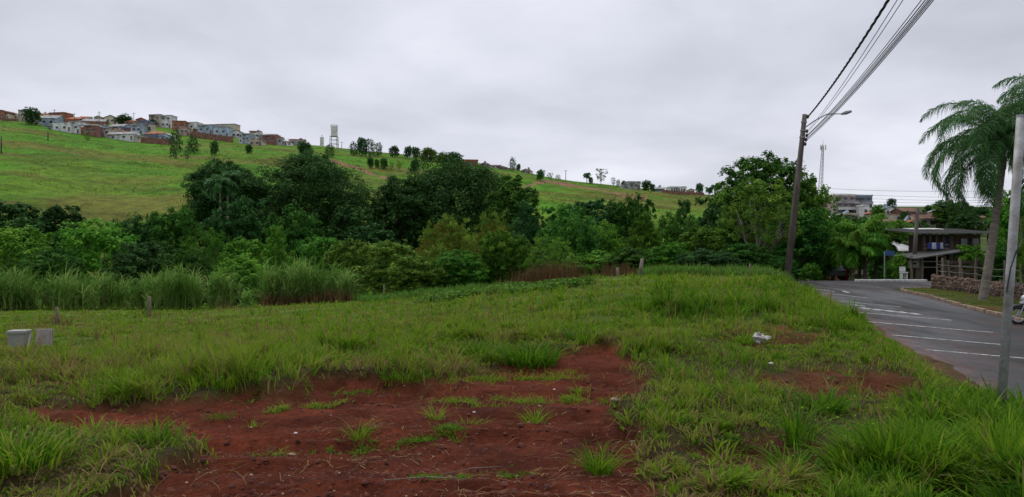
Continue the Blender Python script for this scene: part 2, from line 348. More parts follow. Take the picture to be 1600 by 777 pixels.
# ---------------------------------------------------------------- road
def asphalt():
    m = bpy.data.materials.new('asphalt'); m.use_nodes = True; t = m.node_tree; b = t.nodes['Principled BSDF']
    tc = N(t, 'ShaderNodeTexCoord'); n = N(t, 'ShaderNodeTexNoise'); n.inputs['Scale'].default_value = .45; n.inputs['Detail'].default_value = 7; n.inputs['Roughness'].default_value = .6
    mp = N(t, 'ShaderNodeMapping'); mp.inputs['Rotation'].default_value = (0, 0, R(16)); mp.inputs['Scale'].default_value = (1, .25, 1)
    t.links.new(tc.outputs['Object'], mp.inputs[0]); t.links.new(mp.outputs[0], n.inputs['Vector'])
    g = N(t, 'ShaderNodeTexNoise'); g.inputs['Scale'].default_value = 60; g.inputs['Detail'].default_value = 4; t.links.new(tc.outputs['Object'], g.inputs['Vector'])
    r = N(t, 'ShaderNodeValToRGB'); r.color_ramp.elements[0].color = (.010, .010, .011, 1); r.color_ramp.elements[1].color = (.030, .030, .031, 1); r.color_ramp.elements[0].position = .3; r.color_ramp.elements[1].position = .7
    ad = N(t, 'ShaderNodeMath', operation='MULTIPLY_ADD'); ad.inputs[1].default_value = .45; t.links.new(g.outputs[0], ad.inputs[0])
    sc = N(t, 'ShaderNodeMath', operation='MULTIPLY'); sc.inputs[1].default_value = .6; t.links.new(n.outputs[0], sc.inputs[0]); t.links.new(sc.outputs[0], ad.inputs[2]); t.links.new(ad.outputs[0], r.inputs[0])
    at = N(t, 'ShaderNodeAttribute', attribute_name='soil'); mx = N(t, 'ShaderNodeMixRGB'); mx.inputs[2].default_value = (.085, .032, .022, 1)
    t.links.new(at.outputs['Fac'], mx.inputs[0]); t.links.new(r.outputs[0], mx.inputs[1]); t.links.new(mx.outputs[0], b.inputs['Base Color'])
    pn = N(t, 'ShaderNodeTexVoronoi'); pn.feature = 'DISTANCE_TO_EDGE'; pn.inputs['Scale'].default_value = .55; dn = N(t, 'ShaderNodeTexNoise'); dn.inputs['Scale'].default_value = 1.6; dn.inputs['Detail'].default_value = 6; t.links.new(tc.outputs['Object'], dn.inputs['Vector']); vm = N(t, 'ShaderNodeVectorMath', operation='MULTIPLY_ADD'); vm.inputs[1].default_value = (1.6, 1.6, 0); t.links.new(dn.outputs['Color'], vm.inputs[0]); t.links.new(tc.outputs['Object'], vm.inputs[2]); t.links.new(vm.outputs[0], pn.inputs['Vector'])
    ck = N(t, 'ShaderNodeMapRange'); ck.inputs[1].default_value = .0; ck.inputs[2].default_value = .022; ck.inputs[3].default_value = .45; ck.inputs[4].default_value = 1.; t.links.new(pn.outputs[0], ck.inputs[0]); cs_ = N(t, 'ShaderNodeVectorMath', operation='SCALE'); t.links.new(mx.outputs[0], cs_.inputs[0]); t.links.new(ck.outputs[0], cs_.inputs['Scale']); t.links.new(cs_.outputs[0], b.inputs['Base Color'])
    rr = N(t, 'ShaderNodeMapRange'); rr.inputs[1].default_value = .42; rr.inputs[2].default_value = .6; rr.inputs[3].default_value = .85; rr.inputs[4].default_value = .45
    t.links.new(n.outputs[0], rr.inputs[0]); t.links.new(rr.outputs[0], b.inputs['Roughness']); b.inputs['Specular IOR Level'].default_value = .3
    bn = N(t, 'ShaderNodeBump'); bn.inputs['Strength'].default_value = .25; bn.inputs['Distance'].default_value = .01; t.links.new(g.outputs[0], bn.inputs['Height']); t.links.new(bn.outputs[0], b.inputs['Normal'])
    return m
road_m = asphalt()
def crown(x, y): return zr(y) + .008
ys = np.concatenate([np.linspace(-6, 43.2, 260)]); w = np.linspace(0, 1, 40)
el = xe(ys) + (fbm(ys, ys * 0, 1.2, 90, 4) - .5) * .7; er = xr(np.minimum(ys, 42)) + 0.02
X2 = el[:, None] * (1 - w) + er[:, None] * w; Y2 = np.repeat(ys[:, None], 40, 1)
soil = np.clip(1 - (X2 - el[:, None]) / (.35 + 1.3 * fbm(X2, Y2, .9, 91)), 0, 1) * sstep(.25, .6, fbm(X2, Y2, .35, 92)) + np.clip(1 - (er[:, None] - X2) / .8, 0, 1) * .5 * sstep(.3, .6, fbm(X2, Y2, .5, 93))
ii = (np.arange(259)[:, None] * 40 + np.arange(39)[None, :]).ravel()
ZR = crown(X2, Y2); ZR[:, 0] -= .05; ZR[:, 1] -= .006
P1 = (np.stack([X2.ravel(), Y2.ravel(), ZR.ravel()], 1), np.stack([ii, ii + 1, ii + 41, ii + 40], 1), soil.ravel())
ys = np.linspace(43.2, 50.2, 30); w = np.linspace(0, 1, 80)
X3 = xe(ys)[:, None] * (1 - w ** 1.3) + 75 * w[None, :] ** 1.3; Y3 = np.repeat(ys[:, None], 80, 1)
ii = (np.arange(29)[:, None] * 80 + np.arange(79)[None, :]).ravel()
soil = np.maximum(soil, (.28) * sstep(.55, .75, fbm(X2 * 1.5, Y2 * .5, 1.5, 98)))
P1 = (P1[0], P1[1], soil.ravel())
P2 = (np.stack([X3.ravel(), Y3.ravel(), crown(X3, Y3).ravel()], 1), np.stack([ii, ii + 1, ii + 81, ii + 80], 1), fbm(X3, Y3, 2, 94).ravel() * .15)
ys = np.linspace(50.2, 76, 50); X4 = xe(ys)[:, None] + np.linspace(0, 6.8, 10)[None, :]; Y4 = np.repeat(ys[:, None], 10, 1)
ii = (np.arange(49)[:, None] * 10 + np.arange(9)[None, :]).ravel()
P3 = (np.stack([X4.ravel(), Y4.ravel(), crown(X4, Y4).ravel()], 1), np.stack([ii, ii + 1, ii + 11, ii + 10], 1), X4.ravel() * 0)
V, Q, A = join([P1, P2, P3])
lab(link('road', qmesh('road', V, Q, attrs={'soil': A}, smooth=True), road_m), kind='structure')
def rhit(px, py):
    d = 20.
    for _ in range(60): d = .5 * d + .5 * (H - float(zr(d))) / ((py - CY) / F)
    return pt(px, d), d
def paint_mat():
    m = bpy.data.materials.new('road_paint'); m.use_nodes = True; t = m.node_tree; b = t.nodes['Principled BSDF']; b.inputs['Roughness'].default_value = .55
    tc = N(t, 'ShaderNodeTexCoord'); n = N(t, 'ShaderNodeTexNoise'); n.inputs['Scale'].default_value = 7; n.inputs['Detail'].default_value = 8; n.inputs['Roughness'].default_value = .8; t.links.new(tc.outputs['Object'], n.inputs['Vector'])
    r = N(t, 'ShaderNodeValToRGB'); r.color_ramp.elements[0].position = .42; r.color_ramp.elements[0].color = (.06, .058, .058, 1); r.color_ramp.elements[1].position = .56; r.color_ramp.elements[1].color = (.48, .48, .47, 1)
    t.links.new(n.outputs[0], r.inputs[0]); t.links.new(r.outputs[0], b.inputs['Base Color']); return m
pm = paint_mat(); mb = MB()
LINES = [((1447, 547), (1640, 564), .13), ((1393, 524), (1563, 539), .13), ((1353, 503), (1552, 520), .13), ((1334, 488), (1487, 501), .13), ((1326, 476), (1352, 479), .2),
 ((1300, 470), (1408, 480), .12), ((1283, 458), (1355, 466), .11), ((1260, 450), (1303, 456), .14), ((1317, 455), (1326, 458), .2)]
for i in range(5): LINES.append(((1346 + i * 19, 481.2 + i * 2.1), (1360 + i * 19, 483.6 + i * 2.1), .32))
for (p, q, wd) in LINES:
    a = Vector(rhit(*p)); b = Vector(rhit(*q)); t = (b - a).normalized(); nn = Vector((-t.y, t.x)) * wd / 2; k = max(2, int((b - a).length / .5))
    vs = []; fs = []
    for i in range(k + 1):
        c = a.lerp(b, i / k)
        for sgn in (-1, 1): vs.append((c.x + nn.x * sgn, c.y + nn.y * sgn, crown(0, c.y + nn.y * sgn) + .004))
    for i in range(k): fs.append((2 * i, 2 * i + 2, 2 * i + 3, 2 * i + 1))
    mb.add(vs, fs)
lab(mb.build('road_marking', pm), kind='structure')
# kerbs
kerbm = pbr('kerb_stone', (.26, .19, .13), .9, .3, 3, .4); lawnm = None
kb = MB(); ys = np.arange(-5, 42, .95)
KP = [(float(xr(y)) + .08, y) for y in ys] + [(21.5, 42.4), (21.9, 43.0), (22.6, 43.3), (23.6, 43.4)] + [(24.6 + i, 43.4) for i in range(24)]
for (x0, y0), (x1, y1) in zip(KP[:-1], KP[1:]):
    l = math.hypot(x1 - x0, y1 - y0); kb.box(((x0 + x1) / 2 + random.uniform(-.02, .02), (y0 + y1) / 2, float(zr((y0 + y1) / 2)) + .0 + random.uniform(-.015, .015)), (max(l - .05, .1), .15, .26), math.atan2(y1 - y0, x1 - x0), 0)
lab(kb.build('kerb', kerbm, bevel=.02), kind='structure')
kw = MB(); wm = pbr('limewashed_concrete', (.62, .62, .60), .85, .2, 5, .2)
for i in range(13):
    a = 1337 + i * 8.5; x0 = pt(a, 50.5); kw.box((x0 + .17, 50.5 - .0 * i, float(zr(50.5)) + .05), (.355, .3, .16), 0)
lab(kw.build('pale_kerb', wm, bevel=.02), kind='structure')
# lawn inside the kerb
def in_lawn(x, y): return (x > xr(np.minimum(y, 42)) + .2) & (y < 43.2 - np.clip(22.2 - x, 0, 1) * .6) & (y > -5)
xs = np.linspace(0, 1, 70); ys = np.linspace(-5, 43.2, 120)
XL = (xr(np.minimum(ys, 42)) + .16 + np.clip(ys - 42, 0, 2) * .5)[:, None] * (1 - xs ** 1.5) + 60 * xs[None, :] ** 1.5; YL = np.repeat(ys[:, None], 70, 1)
ZL = zr(YL) + .09 + (fbm(XL, YL, 1.5, 95) - .5) * .08; ii = (np.arange(119)[:, None] * 70 + np.arange(69)[None, :]).ravel()
lc = np.array([.062, .075, .016]) * (.7 + .6 * fbm(XL, YL, .8, 96)).ravel()[:, None]
v = sstep(.55, 1., fbm(XL, YL, 1.0, 97) + np.clip(1 - (XL - xr(YL)) / 1.6, 0, 1) * .5 * (YL < 33)).ravel()[:, None]; lc = lc * (1 - v) + np.array([.10, .045, .028]) * v
lab(link('lawn', qmesh('lawn', np.stack([XL.ravel(), YL.ravel(), ZL.ravel()], 1), np.stack([ii, ii + 1, ii + 71, ii + 70], 1), attrs={'gcol': lc}, smooth=True), bpy.data.materials['ground']), kind='structure')
# ---------------------------------------------------------------- grass
gm = leafmat('grass', (.026, .085, .006), (.200, .125, .060), mid=(.105, .225, .010), trans=.42, rough=.7, huev=.0, spec=.06)
r_ = [n for n in gm.node_tree.nodes if n.type == 'VALTORGB'][0].color_ramp
x = r_.elements.new(.78); x.color = (.215, .300, .022, 1)
x = r_.elements.new(.92); x.color = (.22, .17, .075, 1)
TALLC = [(1290, 830), (1310, 770), (1350, 705), (1390, 668), (1450, 645), (1560, 640), (1700, 610), (1900, 900)]
LUSH = [(-200, 470), (250, 505), (560, 500), (830, 505), (900, 530), (860, 570), (700, 585), (480, 598), (250, 620), (0, 640), (-300, 660)]
EMB = [(1020, 440), (1240, 436), (1300, 480), (1370, 520), (1330, 530), (1240, 500), (1120, 490), (1020, 500)]
def grass_field(n, d0, d1, umax, fac, seed, cell=.22):
    """blades belong to small tufts: each tuft has its own height, colour and outward lean"""
    r = rng.random(n); a0, a1 = 1 / d0, 1 / d1; d = 1 / (a0 + (a1 - a0) * r); u = rng.uniform(-umax, umax, n); x = u * (d + 1.2); y = d - rng.random(n) * .1
    cs = cell * np.maximum(1, y / 14); lv = np.floor(np.log2(cs / cell)); cs = cell * 2 ** lv     # tuft spacing
    ix = np.floor(x / cs); iy = np.floor(y / cs); hs = lambda k: vnoise(ix + .0, iy + .0, 900 + seed * 31 + k)
    cx, cy = (ix + .15 + .7 * hs(1)) * cs, (iy + .15 + .7 * hs(2)) * cs; th, tc_, tz = hs(3), hs(4), hs(5)
    pull = .45 * rng.random(n); free = rng.random(n) < .25; pull = np.where(free, 0, pull + .25); x = x + (cx - x) * pull; y = y + (cy - y) * pull
    px, py = topx(x, y); dm = dirt_mask(x, y); s = x - xe(y)
    cl = fbm(x, y, .35, 60 + seed, 2); big = fbm(x, y, 1.6, 62, 3); tall = inpoly(px, py, TALLC) & (y < 12); lush = soft(px, py, x, y, LUSH, 40, 8); emb = soft(px, py, x, y, EMB, 20, 6)
    rsp = sstep(980, 1080, px) * sstep(500, 545, py) * (1 - tall); lsp = np.exp(-(np.maximum(0, px - 60) / 230.) ** 2 - (np.minimum(0, py - 740) / 60.) ** 2)
    dens = (1 - np.clip(dm * 1.35, 0, 1)) * (.25 + .9 * sstep(.35, .6, cl)) * (s < -.12 - .25 * fbm(x, y, .5, 88)) * (.55 + .45 * np.maximum(lush, emb) + .5 * tall) * (1 - .15 * rsp * (th < .5)) * (1 - .3 * lsp)
    dens = np.maximum(dens * (1 - .35 * lsp), (1 - dm) * .3 * lsp)
    keep = rng.random(n) < dens; x, y, px, py, cl, big, tall, lush, emb, dm, th, tc_, tz, cx, cy, cs, rsp, lsp = [q[keep] for q in (x, y, px, py, cl, big, tall, lush, emb, dm, th, tc_, tz, cx, cy, cs, rsp, lsp)]
    m = len(x); z = height(x, y, dm)
    near = 1 - sstep(13, 22, y) * (px < 1000)
    h = (.05 + .09 * big + .10 * sstep(.45, .7, cl)) * (1 + .6 * lush * near + .8 * emb) * (.55 + .9 * th); h = h * (1 - .25 * rsp) * (1 - .4 * lsp); h = np.where(tall, .20 + .20 * th, h) * rng.uniform(.55, 1.25, m)
    h = h * (.65 + .7 * sstep(.3, .7, fbm(x, y, 1.1, 99)))
    h = h * (1 - .6 * (px < 170) * (y > 12.5) * (y < 23)) * (1 - .15 * lush)
    wd = np.maximum(.008 + .009 * rng.random(m) + .009 * tall, y * .0012 * rng.uniform(.6, 1.5, m)) * fac
    lean = rng.uniform(.2, 1.0, m) * (.7 + .7 * tz); out_ = np.arctan2(y - cy, x - cx + 1e-6); az = out_ + rng.normal(0, .8, m)
    rn = .46 + .30 * (fbm(x, y, 3.2, 63) - .4) * 2 + rng.normal(0, .15, m) + .34 * (tc_ - .5) + .06 * lush - .24 * tall - .14 * emb
    yl = sstep(.47, .62, fbm(x, y, 1.3, 66)); rn = rn + .17 * yl * (1 - tall)
    dry = rng.random(m) < (.03 + .12 * (dm > .05) + .50 * lsp + .16 * rsp * (big > .45) + .06 * (tc_ > .88)); rn = np.where(dry, rng.uniform(.84, 1, m), rn)
    return blades(np.stack([x, y, z - .01], 1), h, wd, lean, az, np.clip(rn, .02, 1.), 4)
parts = [grass_field(380000, 3.6, 14, .95, 1, 0), grass_field(450000, 11, 80, .9, 1.0, 3)]
V, Q, A = join(parts); lab(link('grass', qmesh('grass', V, Q, A), gm), 'green grass of uneven height growing over the vacant lot', 'grass', kind='stuff')
print('grass quads', len(Q))
# tufts on the far hillside
n = 120000; r = rng.random(n); d = 110 * (440 / 110) ** r; u = rng.uniform(-.85, .42, n); x = u * d; y = d
k = (fbm(x, y, 9, 70) + rng.normal(0, .05, n) > .42) & (rng.random(n) < .75); x, y = x[k], y[k]; m = len(x); st = straw(x, y)
h = rng.uniform(.12, .34, m) * (.4 + 1.2 * sstep(.4, .65, fbm(x, y, 7, 72))); wd = y * .0011 * rng.uniform(.7, 1.4, m)
rn = np.clip(.46 + .9 * (fbm(x, y, 30, 50, 5) - .5) + rng.normal(0, .12, m) + .30 * st, 0, 1)
V, Q, A = blades(np.stack([x, y, height(x, y) - .05], 1), h, wd, rng.uniform(.2, 1, m), rng.uniform(0, 6.28, m), rn, 3)
gm2 = leafmat('pasture_grass', (.050, .120, .012), (.190, .145, .050), mid=(.085, .160, .014), trans=.3, rough=.8, huev=.0, spec=.03)
lab(link('pasture_grass', qmesh('pasture', V, Q, A), gm2), 'bright green pasture grass covering the far hillside', 'grass', kind='stuff')
# scrub dotted over the pasture
n = 520; d = 120 * (420 / 120) ** rng.random(n); x = rng.uniform(-.75, .27, n) * d; k = fbm(x, d, 28, 170) > .47; x, d = x[k], d[k]; SCRUB = (x, d)
# lawn grass
n = 60000; y = 1 / (1 / 18 + (1 / 43 - 1 / 18) * rng.random(n)); x = rng.uniform(14, 36, n); k = in_lawn(x, y) & (rng.random(n) < .4 + fbm(x, y, .8, 75)); x, y = x[k], y[k]; m = len(x)
V, Q, A = blades(np.stack([x, y, zr(y) + .07], 1), rng.uniform(.03, .08, m), y * .0009, rng.uniform(.2, 1, m), rng.uniform(0, 6.28, m), np.clip(rng.normal(.5, .2, m), 0, .9), 3)
lab(link('lawn_grass', qmesh('lawn_grass', V, Q, A), gm), 'short mown lawn grass behind the road kerb', 'grass', kind='stuff')
# ---------------------------------------------------------------- trees
_lm = leafmat
def leafmat(*a, **k):
    k['spec'] = .06; k.setdefault('rough', .75); return _lm(*a, **k)
leafmat('dark_leaves', (0.023, 0.064, 0.013), (0.097, 0.227, 0.027), mid=(0.043, 0.125, 0.019), trans=.22)
leafmat('deep_leaves', (0.019, 0.056, 0.016), (0.070, 0.156, 0.034), mid=(0.036, 0.095, 0.023), trans=.18, huev=.15)
leafmat('mid_leaves', (0.031, 0.097, 0.013), (0.184, 0.377, 0.034), mid=(0.075, 0.189, 0.022), trans=.28)
leafmat('bright_leaves', (0.047, 0.140, 0.016), (0.323, 0.539, 0.070), mid=(0.119, 0.270, 0.027), trans=.3)
leafmat('olive_leaves', (0.037, 0.104, 0.014), (0.226, 0.324, 0.043), mid=(0.098, 0.187, 0.024), trans=.25)
leafmat('ochre_leaves', (0.060, 0.070, 0.010), (0.260, 0.190, 0.040), mid=(0.130, 0.125, 0.018), trans=.3, huev=.12)
leafmat('pine_leaves', (0.023, 0.074, 0.024), (0.090, 0.204, 0.056), mid=(0.043, 0.121, 0.034), trans=.15)
leafmat('palm_leaves', (0.026, 0.087, 0.027), (0.162, 0.291, 0.087), mid=(0.059, 0.156, 0.044), trans=.25, rough=.4, spec=.4, huev=.12)
leafmat('bright_palm_leaves', (0.039, 0.129, 0.014), (0.259, 0.474, 0.051), mid=(0.097, 0.247, 0.025), trans=.3, rough=.45)
leafmat('cane_leaves', (.06, .155, .020), (.32, .40, .13), mid=(.13, .26, .040), trans=.3, huev=.05)
leafmat('dry_leaves', (0.090, 0.050, 0.024), (0.300, 0.200, 0.088), mid=(0.170, 0.100, 0.048), trans=.15, huev=.1)
leafmat('red_blossom', (0.250, 0.010, 0.024), (0.550, 0.030, 0.064), mid=(0.400, 0.020, 0.040), trans=.3, huev=.1)
bark = pbr('bark', (.105, .080, .060), .95, .35, 3, .6, col2=(.035, .028, .022)); palebark = pbr('pale_bark', (.22, .19, .15), .95, .35, 4, .5, col2=(.07, .06, .05))
def leafcloud(centres, normals, per, spread, size, seed, asp=.55, up=.5, drop=0.):
    """clumps of leaf-sized faces around given points"""
    g = np.random.default_rng(seed); n = len(centres); m = n * per
    c = np.repeat(centres, per, 0); nn = np.repeat(normals, per, 0)
    sp = np.repeat(spread if np.ndim(spread) else np.full(n, spread), per)
    off = g.normal(0, 1, (m, 3)); off /= np.linalg.norm(off, axis=1)[:, None]; off *= (g.random(m) ** .45)[:, None] * sp[:, None]; off[:, 2] *= .75
    p = c + off; nrm = nn * .5 + off / sp[:, None] * .5 + g.normal(0, .55, (m, 3)); nrm[:, 2] += up; nrm /= np.linalg.norm(nrm, axis=1)[:, None]
    a = np.cross(nrm, g.normal(0, 1, (m, 3))); a[:, 2] -= drop; a /= np.linalg.norm(a, axis=1)[:, None] + 1e-9; b = np.cross(nrm, a)
    s = size * g.uniform(.6, 1.35, m)[:, None]; w = s * asp * g.uniform(.7, 1.2, m)[:, None]
    fold = nrm * s * .12
    V = np.stack([p - a * s * .5, p + b * w * .5 + a * s * .05 + fold, p + a * s * .55, p - b * w * .5 + a * s * .05 + fold], 1).reshape(-1, 3)
    Q = np.arange(m * 4).reshape(m, 4)
    rn = np.clip(.18 + .30 * g.random(m) + .50 * np.repeat(g.random(n) ** 1.6, per), 0, 1)
    return V, Q, np.repeat(rn, 4)
def lobes_round(K, seed, zlo=.15, flat=.8, rmin=.24, rmax=.38):
    g = np.random.default_rng(seed); L = []
    for i in range(K):
        t = (i + .5) / K; ph = i * 2.39996 + g.uniform(-.3, .3); z = zlo + (1 - zlo) * t
        k = (z - zlo) / (1 - zlo); prof = math.sqrt(max(0, 1 - (2 * k - 1) ** 2)) * .72 if k > .45 else .72 * (.78 + .22 * k / .45)
        r = prof * g.uniform(.65, 1.1); rl = g.uniform(rmin, rmax)
        L.append((r * math.cos(ph), r * math.sin(ph), min(z, 1 - rl * .45), rl, rl * flat))
    L.append((0, 0, .5, .45, .4)); return L
def lobes_umbrella(K, seed, layers=((.95, .55), (.84, .82), (.68, 1.0), (.5, .95), (.36, .75))):
    g = np.random.default_rng(seed); L = []
    for zc, rr in layers:
        n = max(3, int(K * rr / 4))
        for i in range(n):
            ph = 6.283 * i / n + g.uniform(-.4, .4); r = rr * g.uniform(.45, 1.0) - .12; rl = g.uniform(.22, .36)
            L.append((r * math.cos(ph), r * math.sin(ph), zc + g.uniform(-.07, .04) - .10 * r * r, rl, rl * .36))
    return L
def lobes_cone(K, seed, top=.1, base=.9, zlo=.08):
    g = np.random.default_rng(seed); L = []
    for i in range(K):
        t = (i + .5) / K; z = zlo + (1 - zlo) * t; ph = i * 2.39996; r = (base * (1 - t) ** .8 + top * t)
        L.append((r * .62 * math.cos(ph), r * .62 * math.sin(ph), z * .97, max(.10, r * g.uniform(.36, .52)), max(.07, r * .3)))
    return L
def crown_mesh(name, L, seed, clumps=14, per=34, size=.09, wr=1., hr=1., asp=.55, up=.5, cl=.36, drop=0.):
    """L lobes (unit box, radius 1, height 1) scaled to wr radius and hr height"""
    g = np.random.default_rng(seed); cs, ns, sp = [], [], []
    for (x, y, z, r, rz) in L:
        k = max(4, int(clumps * (r / .3) ** 1.5)); d = g.normal(0, 1, (k, 3)); d[:, 2] += .25; d /= np.linalg.norm(d, axis=1)[:, None]
        q = d * np.array([r * wr, r * wr, rz * hr]) * g.uniform(.6, 1.05, (k, 1)) + np.array([x * wr, y * wr, z * hr])
        cs.append(q); ns.append(d); sp.append(np.full(k, max(r * wr * cl, size)) * g.uniform(.7, 1.25, k))
    V, Q, A = leafcloud(np.concatenate(cs), np.concatenate(ns), per, np.concatenate(sp), size, seed, asp, up, drop)
    V[:, 2] = np.maximum(V[:, 2], .02)
    return qmesh(name, V, Q, A)
def trunk_mesh(L, seed, wr, hr, r0=.3, forks=7, lean=0., zf=.3):
    g = random.Random(seed); mb = MB(); fk = Vector((lean, 0, hr * zf)); base = Vector((0, 0, -.6))
    mb.tube([base, base.lerp(fk, .5) + Vector((g.uniform(-.1, .1) * r0, 0, 0)), fk], [r0 * 1.25, r0, r0 * .85], 8)
    big = sorted(L, key=lambda l: -l[3])[:forks * 2]; g.shuffle(big)
    for (x, y, z, r, rz) in big[:forks]:
        e = Vector((x * wr * .85, y * wr * .85, z * hr - rz * hr * .2)); m = fk.lerp(e, .5) + Vector((g.uniform(-.1, .1) * wr, g.uniform(-.1, .1) * wr, -.05 * hr))
        mb.tube([fk + Vector((0, 0, -.1 * r0)), fk.lerp(m, .5) + Vector((0, 0, .02 * hr)), m, e], [r0 * .6, r0 * .48, r0 * .33, r0 * .1], 6)
        for _ in range(2):
            e2 = m.lerp(e, g.uniform(.2, .8)) + Vector((g.uniform(-.3, .3) * wr, g.uniform(-.3, .3) * wr, g.uniform(.02, .12) * hr)); mb.tube([m, e2], [r0 * .25, r0 * .06], 5)
    return mb.mesh('trunk', True)
LIB = {}
def lib(kind, var):
    """three shapes of every kind, 8 m wide and 8 m tall, shared by the trees of that kind"""
    if (kind, var) in LIB: return LIB[(kind, var)]
    sd = 100 + var * 13 + hash_kind[kind]; wr, hr = 4., 8.
    if kind == 'bush': L = lobes_round(24, sd, .08, .85, .26, .42); a = crown_mesh('crown', L, sd, 16, 34, .34, wr, hr); tr = (.16, 6, 0, .15)
    elif kind == 'round': L = lobes_round(26, sd, .26, .8, .22, .38); a = crown_mesh('crown', L, sd, 16, 34, .33, wr, hr); tr = (.22, 7, 0, .25)
    elif kind == 'clump': L = lobes_round(36, sd, .12, .6, .16, .28); a = crown_mesh('crown', L, sd, 12, 30, .36, wr, hr, up=.9, cl=.5); tr = (.2, 7, 0, .2)
    elif kind == 'feather': L = lobes_round(40, sd, .10, .9, .14, .26); a = crown_mesh('crown', L, sd, 16, 26, .36, wr, hr, asp=.22, up=.1, drop=.6); tr = (.18, 7, 0, .2)
    elif kind == 'cone': L = lobes_cone(34, sd); a = crown_mesh('crown', L, sd, 18, 30, .32, wr, hr, asp=.3, up=.2); tr = (.2, 6, 0, .5)
    elif kind == 'sparse': L = lobes_round(15, sd, .35, .6, .16, .28); a = crown_mesh('crown', L, sd, 10, 22, .3, wr, hr, cl=.45); tr = (.16, 8, 0, .3)
    elif kind == 'flat': L = lobes_umbrella(30, sd); a = crown_mesh('crown', L, sd, 16, 30, .34, wr, hr, up=.9); tr = (.22, 8, 0, .25)
    LIB[(kind, var)] = (a, trunk_mesh(L, sd, wr, hr, tr[0], tr[1], tr[2], tr[3])); return LIB[(kind, var)]
hash_kind = dict(bush=1, round=2, clump=3, feather=4, cone=5, sparse=6, flat=7)
def put(kind, var, px, ytop, wpx, d, mat, label, cat='tree', name=None, group=None, base=None, bk=None):
    x = pt(px, d); z = gz(x, d) if base is None else base; top = Z(ytop, d); w = wpx / F * d
    t = empty(name or ('bush' if cat == 'bush' else 'tree'), (x, d, z), label, cat, rz=random.uniform(0, 6.28), group=group)
    cm, tm = lib(kind, var); t.scale = (w / 7.4, w / 7.4, (top - z) / 8.1)
    k = cm.name + mat; key = (kind, var, mat)
    if key not in MATC: c2 = cm.copy() if cm.materials else cm; c2.materials.clear(); c2.materials.append(M[mat]); MATC[key] = c2
    o = link('crown', MATC[key], None, t); link('trunk', tm, bk or bark, t); return t
MATC = {}
G1 = 'trees and bushes filling the valley below the lot'
